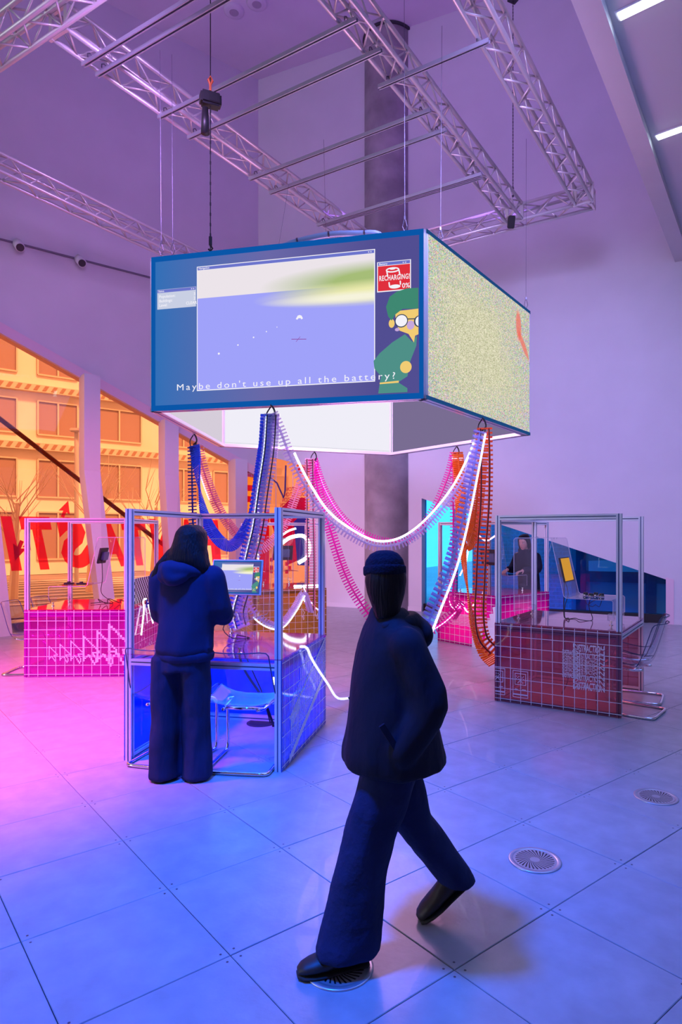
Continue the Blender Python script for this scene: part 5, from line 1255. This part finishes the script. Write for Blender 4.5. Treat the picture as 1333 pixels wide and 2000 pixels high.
link('body', fit(fuse(mb, .009, 2), SKIN), wb); eyes(wb, fb, rb, .95)
mb = MB()
rings(mb, [(0, -.01, .705, .20, .180), (0, -.01, .715, .232, .205), (0, 0, .77, .228, .200), (0, 0, .9, .208, .178), (0, -.005, 1.05, .190, .158), (0, -.01, 1.17, .185, .135), (0, -.01, 1.235, .165, .115), (0, 0, 1.275, .115, .09), (0, .01, 1.315, .078, .072), (0, .012, 1.325, .06, .06)])
for q, el, wr in ((-1, (-.232, -.085, .97), (-.205, .02, .82)), (1, (.232, -.07, .97), (.205, .04, .82))):
    limb(mb, [(.160 * q, -.01, 1.19), el, wr], [.075, .075, .058])
link('coat', fit(fuse(mb, .010, 2, .018, 6, 12), COATM), wb)
mb = MB(); limb(mb, [(-.085, .05, 1.255), (-.085, -.04, 1.265), (0, -.10, 1.265), (.085, -.04, 1.265), (.085, .05, 1.255)], [.028, .036, .042, .036, .028]); mb.ball((0, -.115, 1.215), .085, (1.15, .62, .75)); link('hood', fit(fuse(mb, .009, 4, .006, 9, 4), COATM), wb)
for q in (-1, 1):
    mb = MB(); mb.prism([(q * .205, .10, .93), (q * .225, .02, .80), (q * .228, .04, .79), (q * .208, .12, .92)], (q * .012, 0, 0)); mb.build('pocket_flap', COATM, wb)
mb = MB()
rings(mb, [(0, 0, .86, .150, .115), (0, 0, .78, .162, .125), (0, -.0, .70, .155, .125)])
for spec in ([(-.075, .01, .78, .092, .115), (-.08, .06, .62, .092, .108), (-.082, .115, .45, .088, .098), (-.084, .165, .25, .090, .102), (-.086, .20, .10, .098, .115), (-.086, .21, .055, .098, .118)],
             [(.08, -.02, .78, .092, .115), (.082, -.045, .62, .092, .108), (.086, -.10, .45, .086, .098), (.089, -.20, .32, .086, .092), (.092, -.29, .20, .088, .090), (.093, -.325, .145, .088, .085)]): rings(mb, spec)
link('trousers', fit(fuse(mb, .009, 2, .016, 8, 21), DENIM2), wb)
shoe(wb, (-.088, .13, 0), (-.094, .385, 0)); shoe(wb, (.094, -.355, .115), (.092, -.165, .0))
mb = MB(); cap = Matrix.Translation((0, .03, 1.425)) @ Matrix.Rotation(R(-98), 4, 'Z') @ Matrix.Rotation(R(-6), 4, 'X')
def capr(spec): mb.etube([(cap @ V((0, y, z)), cap.to_3x3() @ V((a, 0, 0)), cap.to_3x3() @ V((0, b, 0))) for y, z, a, b in spec], 28)
capr([(-.012, .020, .070, .088), (-.012, .022, .078, .097), (-.012, .05, .080, .099), (-.012, .08, .074, .092), (-.012, .105, .056, .070), (-.012, .118, .030, .036)]); link('knitted_cap', fit(fuse(mb, .006, 2), KNIT), wb)
mb = MB(); capr([(-.012, .02, .079, .098), (-.012, .024, .084, .103), (-.012, .055, .084, .103), (-.012, .06, .079, .098)]); link('cap_cuff', fit(fuse(mb, .006, 2), KNIT), wb)
mb = MB(); mb.etube([(cap @ V((0, y, z)), cap.to_3x3() @ V((a, 0, 0)), cap.to_3x3() @ V((0, b, 0))) for y, z, a, b in [(-.035, .05, .074, .070), (-.035, .0, .081, .074), (-.040, -.05, .073, .064), (-.045, -.10, .056, .048), (-.05, -.145, .044, .03)]], 24); link('hair', fit(fuse(mb, .007, 2, .004, 18, 7), HAIR), wb)

# -- woman in black at the far right booth
wc = thing('person', 'dark-haired woman in a black hooded top leaning on the far right console', 'person', (2.535, 10.215, 0), R(128.4))
mb = MB()
rings(mb, [(0, 0, .78, .14, .10), (0, 0, .90, .155, .105), (0, .03, 1.04, .125, .09), (0, .06, 1.18, .145, .10), (0, .075, 1.29, .15, .085), (0, .09, 1.345, .06, .06), (0, .10, 1.41, .047, .05)])
fc, rcn = head(mb, V((0, .125, 1.485)), R(8), R(-14), .98)
for q in (-1, 1):
    limb(mb, [(.175 * q, .07, 1.28), (.235 * q, .10, 1.05), (.15 * q, .34, 1.055)], [.046, .038, .027]); hand(mb, (.15 * q, .34, 1.055), V((-.2 * q, .9, -.2)), (0, .1, -1), -q, .5, .95)
    limb(mb, [(.085 * q, 0, .82), (.095 * q, .01, .45), (.10 * q, 0, .08)], [.085, .058, .042])
link('body', fit(fuse(mb, .009, 2), SKIN), wc); eyes(wc, fc, rcn, .98)
mb = MB()
rings(mb, [(0, 0, .74, .165, .125), (0, 0, .76, .190, .145), (0, .01, .92, .185, .14), (0, .04, 1.08, .182, .138), (0, .06, 1.2, .190, .132), (0, .07, 1.29, .165, .108), (0, .085, 1.34, .105, .085), (0, .09, 1.375, .075, .07)])
for q in (-1, 1): limb(mb, [(.175 * q, .06, 1.25), (.245 * q, .09, 1.05), (.16 * q, .31, 1.06)], [.078, .076, .05])
limb(mb, [(-.09, .12, 1.36), (-.09, .03, 1.37), (0, -.02, 1.365), (.09, .03, 1.37), (.09, .12, 1.36)], [.03, .045, .055, .045, .03])
link('hooded_top', fit(fuse(mb, .011, 3, .010, 5, 31), COATM), wc)
mb = MB(); rings(mb, [(0, 0, .84, .165, .125), (0, 0, .72, .178, .132)])
for q in (-1, 1): rings(mb, [(.09 * q, 0, .78, .09, .115), (.095 * q, .01, .45, .085, .095), (.10 * q, 0, .03, .09, .11)])
link('trousers', fit(fuse(mb, .011, 2, .008, 6, 33), pbr('black_trousers', (.02, .018, .03), .8)), wc)
for q in (-1, 1): shoe(wc, (.10 * q, -.07, 0), (.115 * q, .17, 0), mat=BLACK)
mb = MB(); hm = Matrix.Translation((0, .125, 1.485)) @ Matrix.Rotation(R(8), 4, 'Z') @ Matrix.Rotation(R(-14), 4, 'X'); h3 = hm.to_3x3()
mb.etube([(hm @ V((0, y, z)), h3 @ V((a, 0, 0)), h3 @ V((0, b, 0))) for y, z, a, b in [(-.015, .122, .035, .04), (-.015, .110, .066, .078), (-.015, .085, .082, .096), (-.025, .05, .086, .090), (-.035, .0, .086, .076), (-.045, -.05, .086, .066), (-.05, -.10, .080, .055), (-.045, -.15, .07, .04)]], 26)
for q in (-1, 1): mb.tube([hm @ V(p) for p in ((.05 * q, .055, .085), (.072 * q, .035, .04), (.079 * q, .015, -.03), (.077 * q, .01, -.10), (.07 * q, .02, -.16))], .02, 8, rads=[.018, .018, .020, .020, .01])
link('hair', fit(fuse(mb, .007, 2, .004, 18, 9), HAIR), wc)

bpy.data.scenes.remove(SCRATCH)
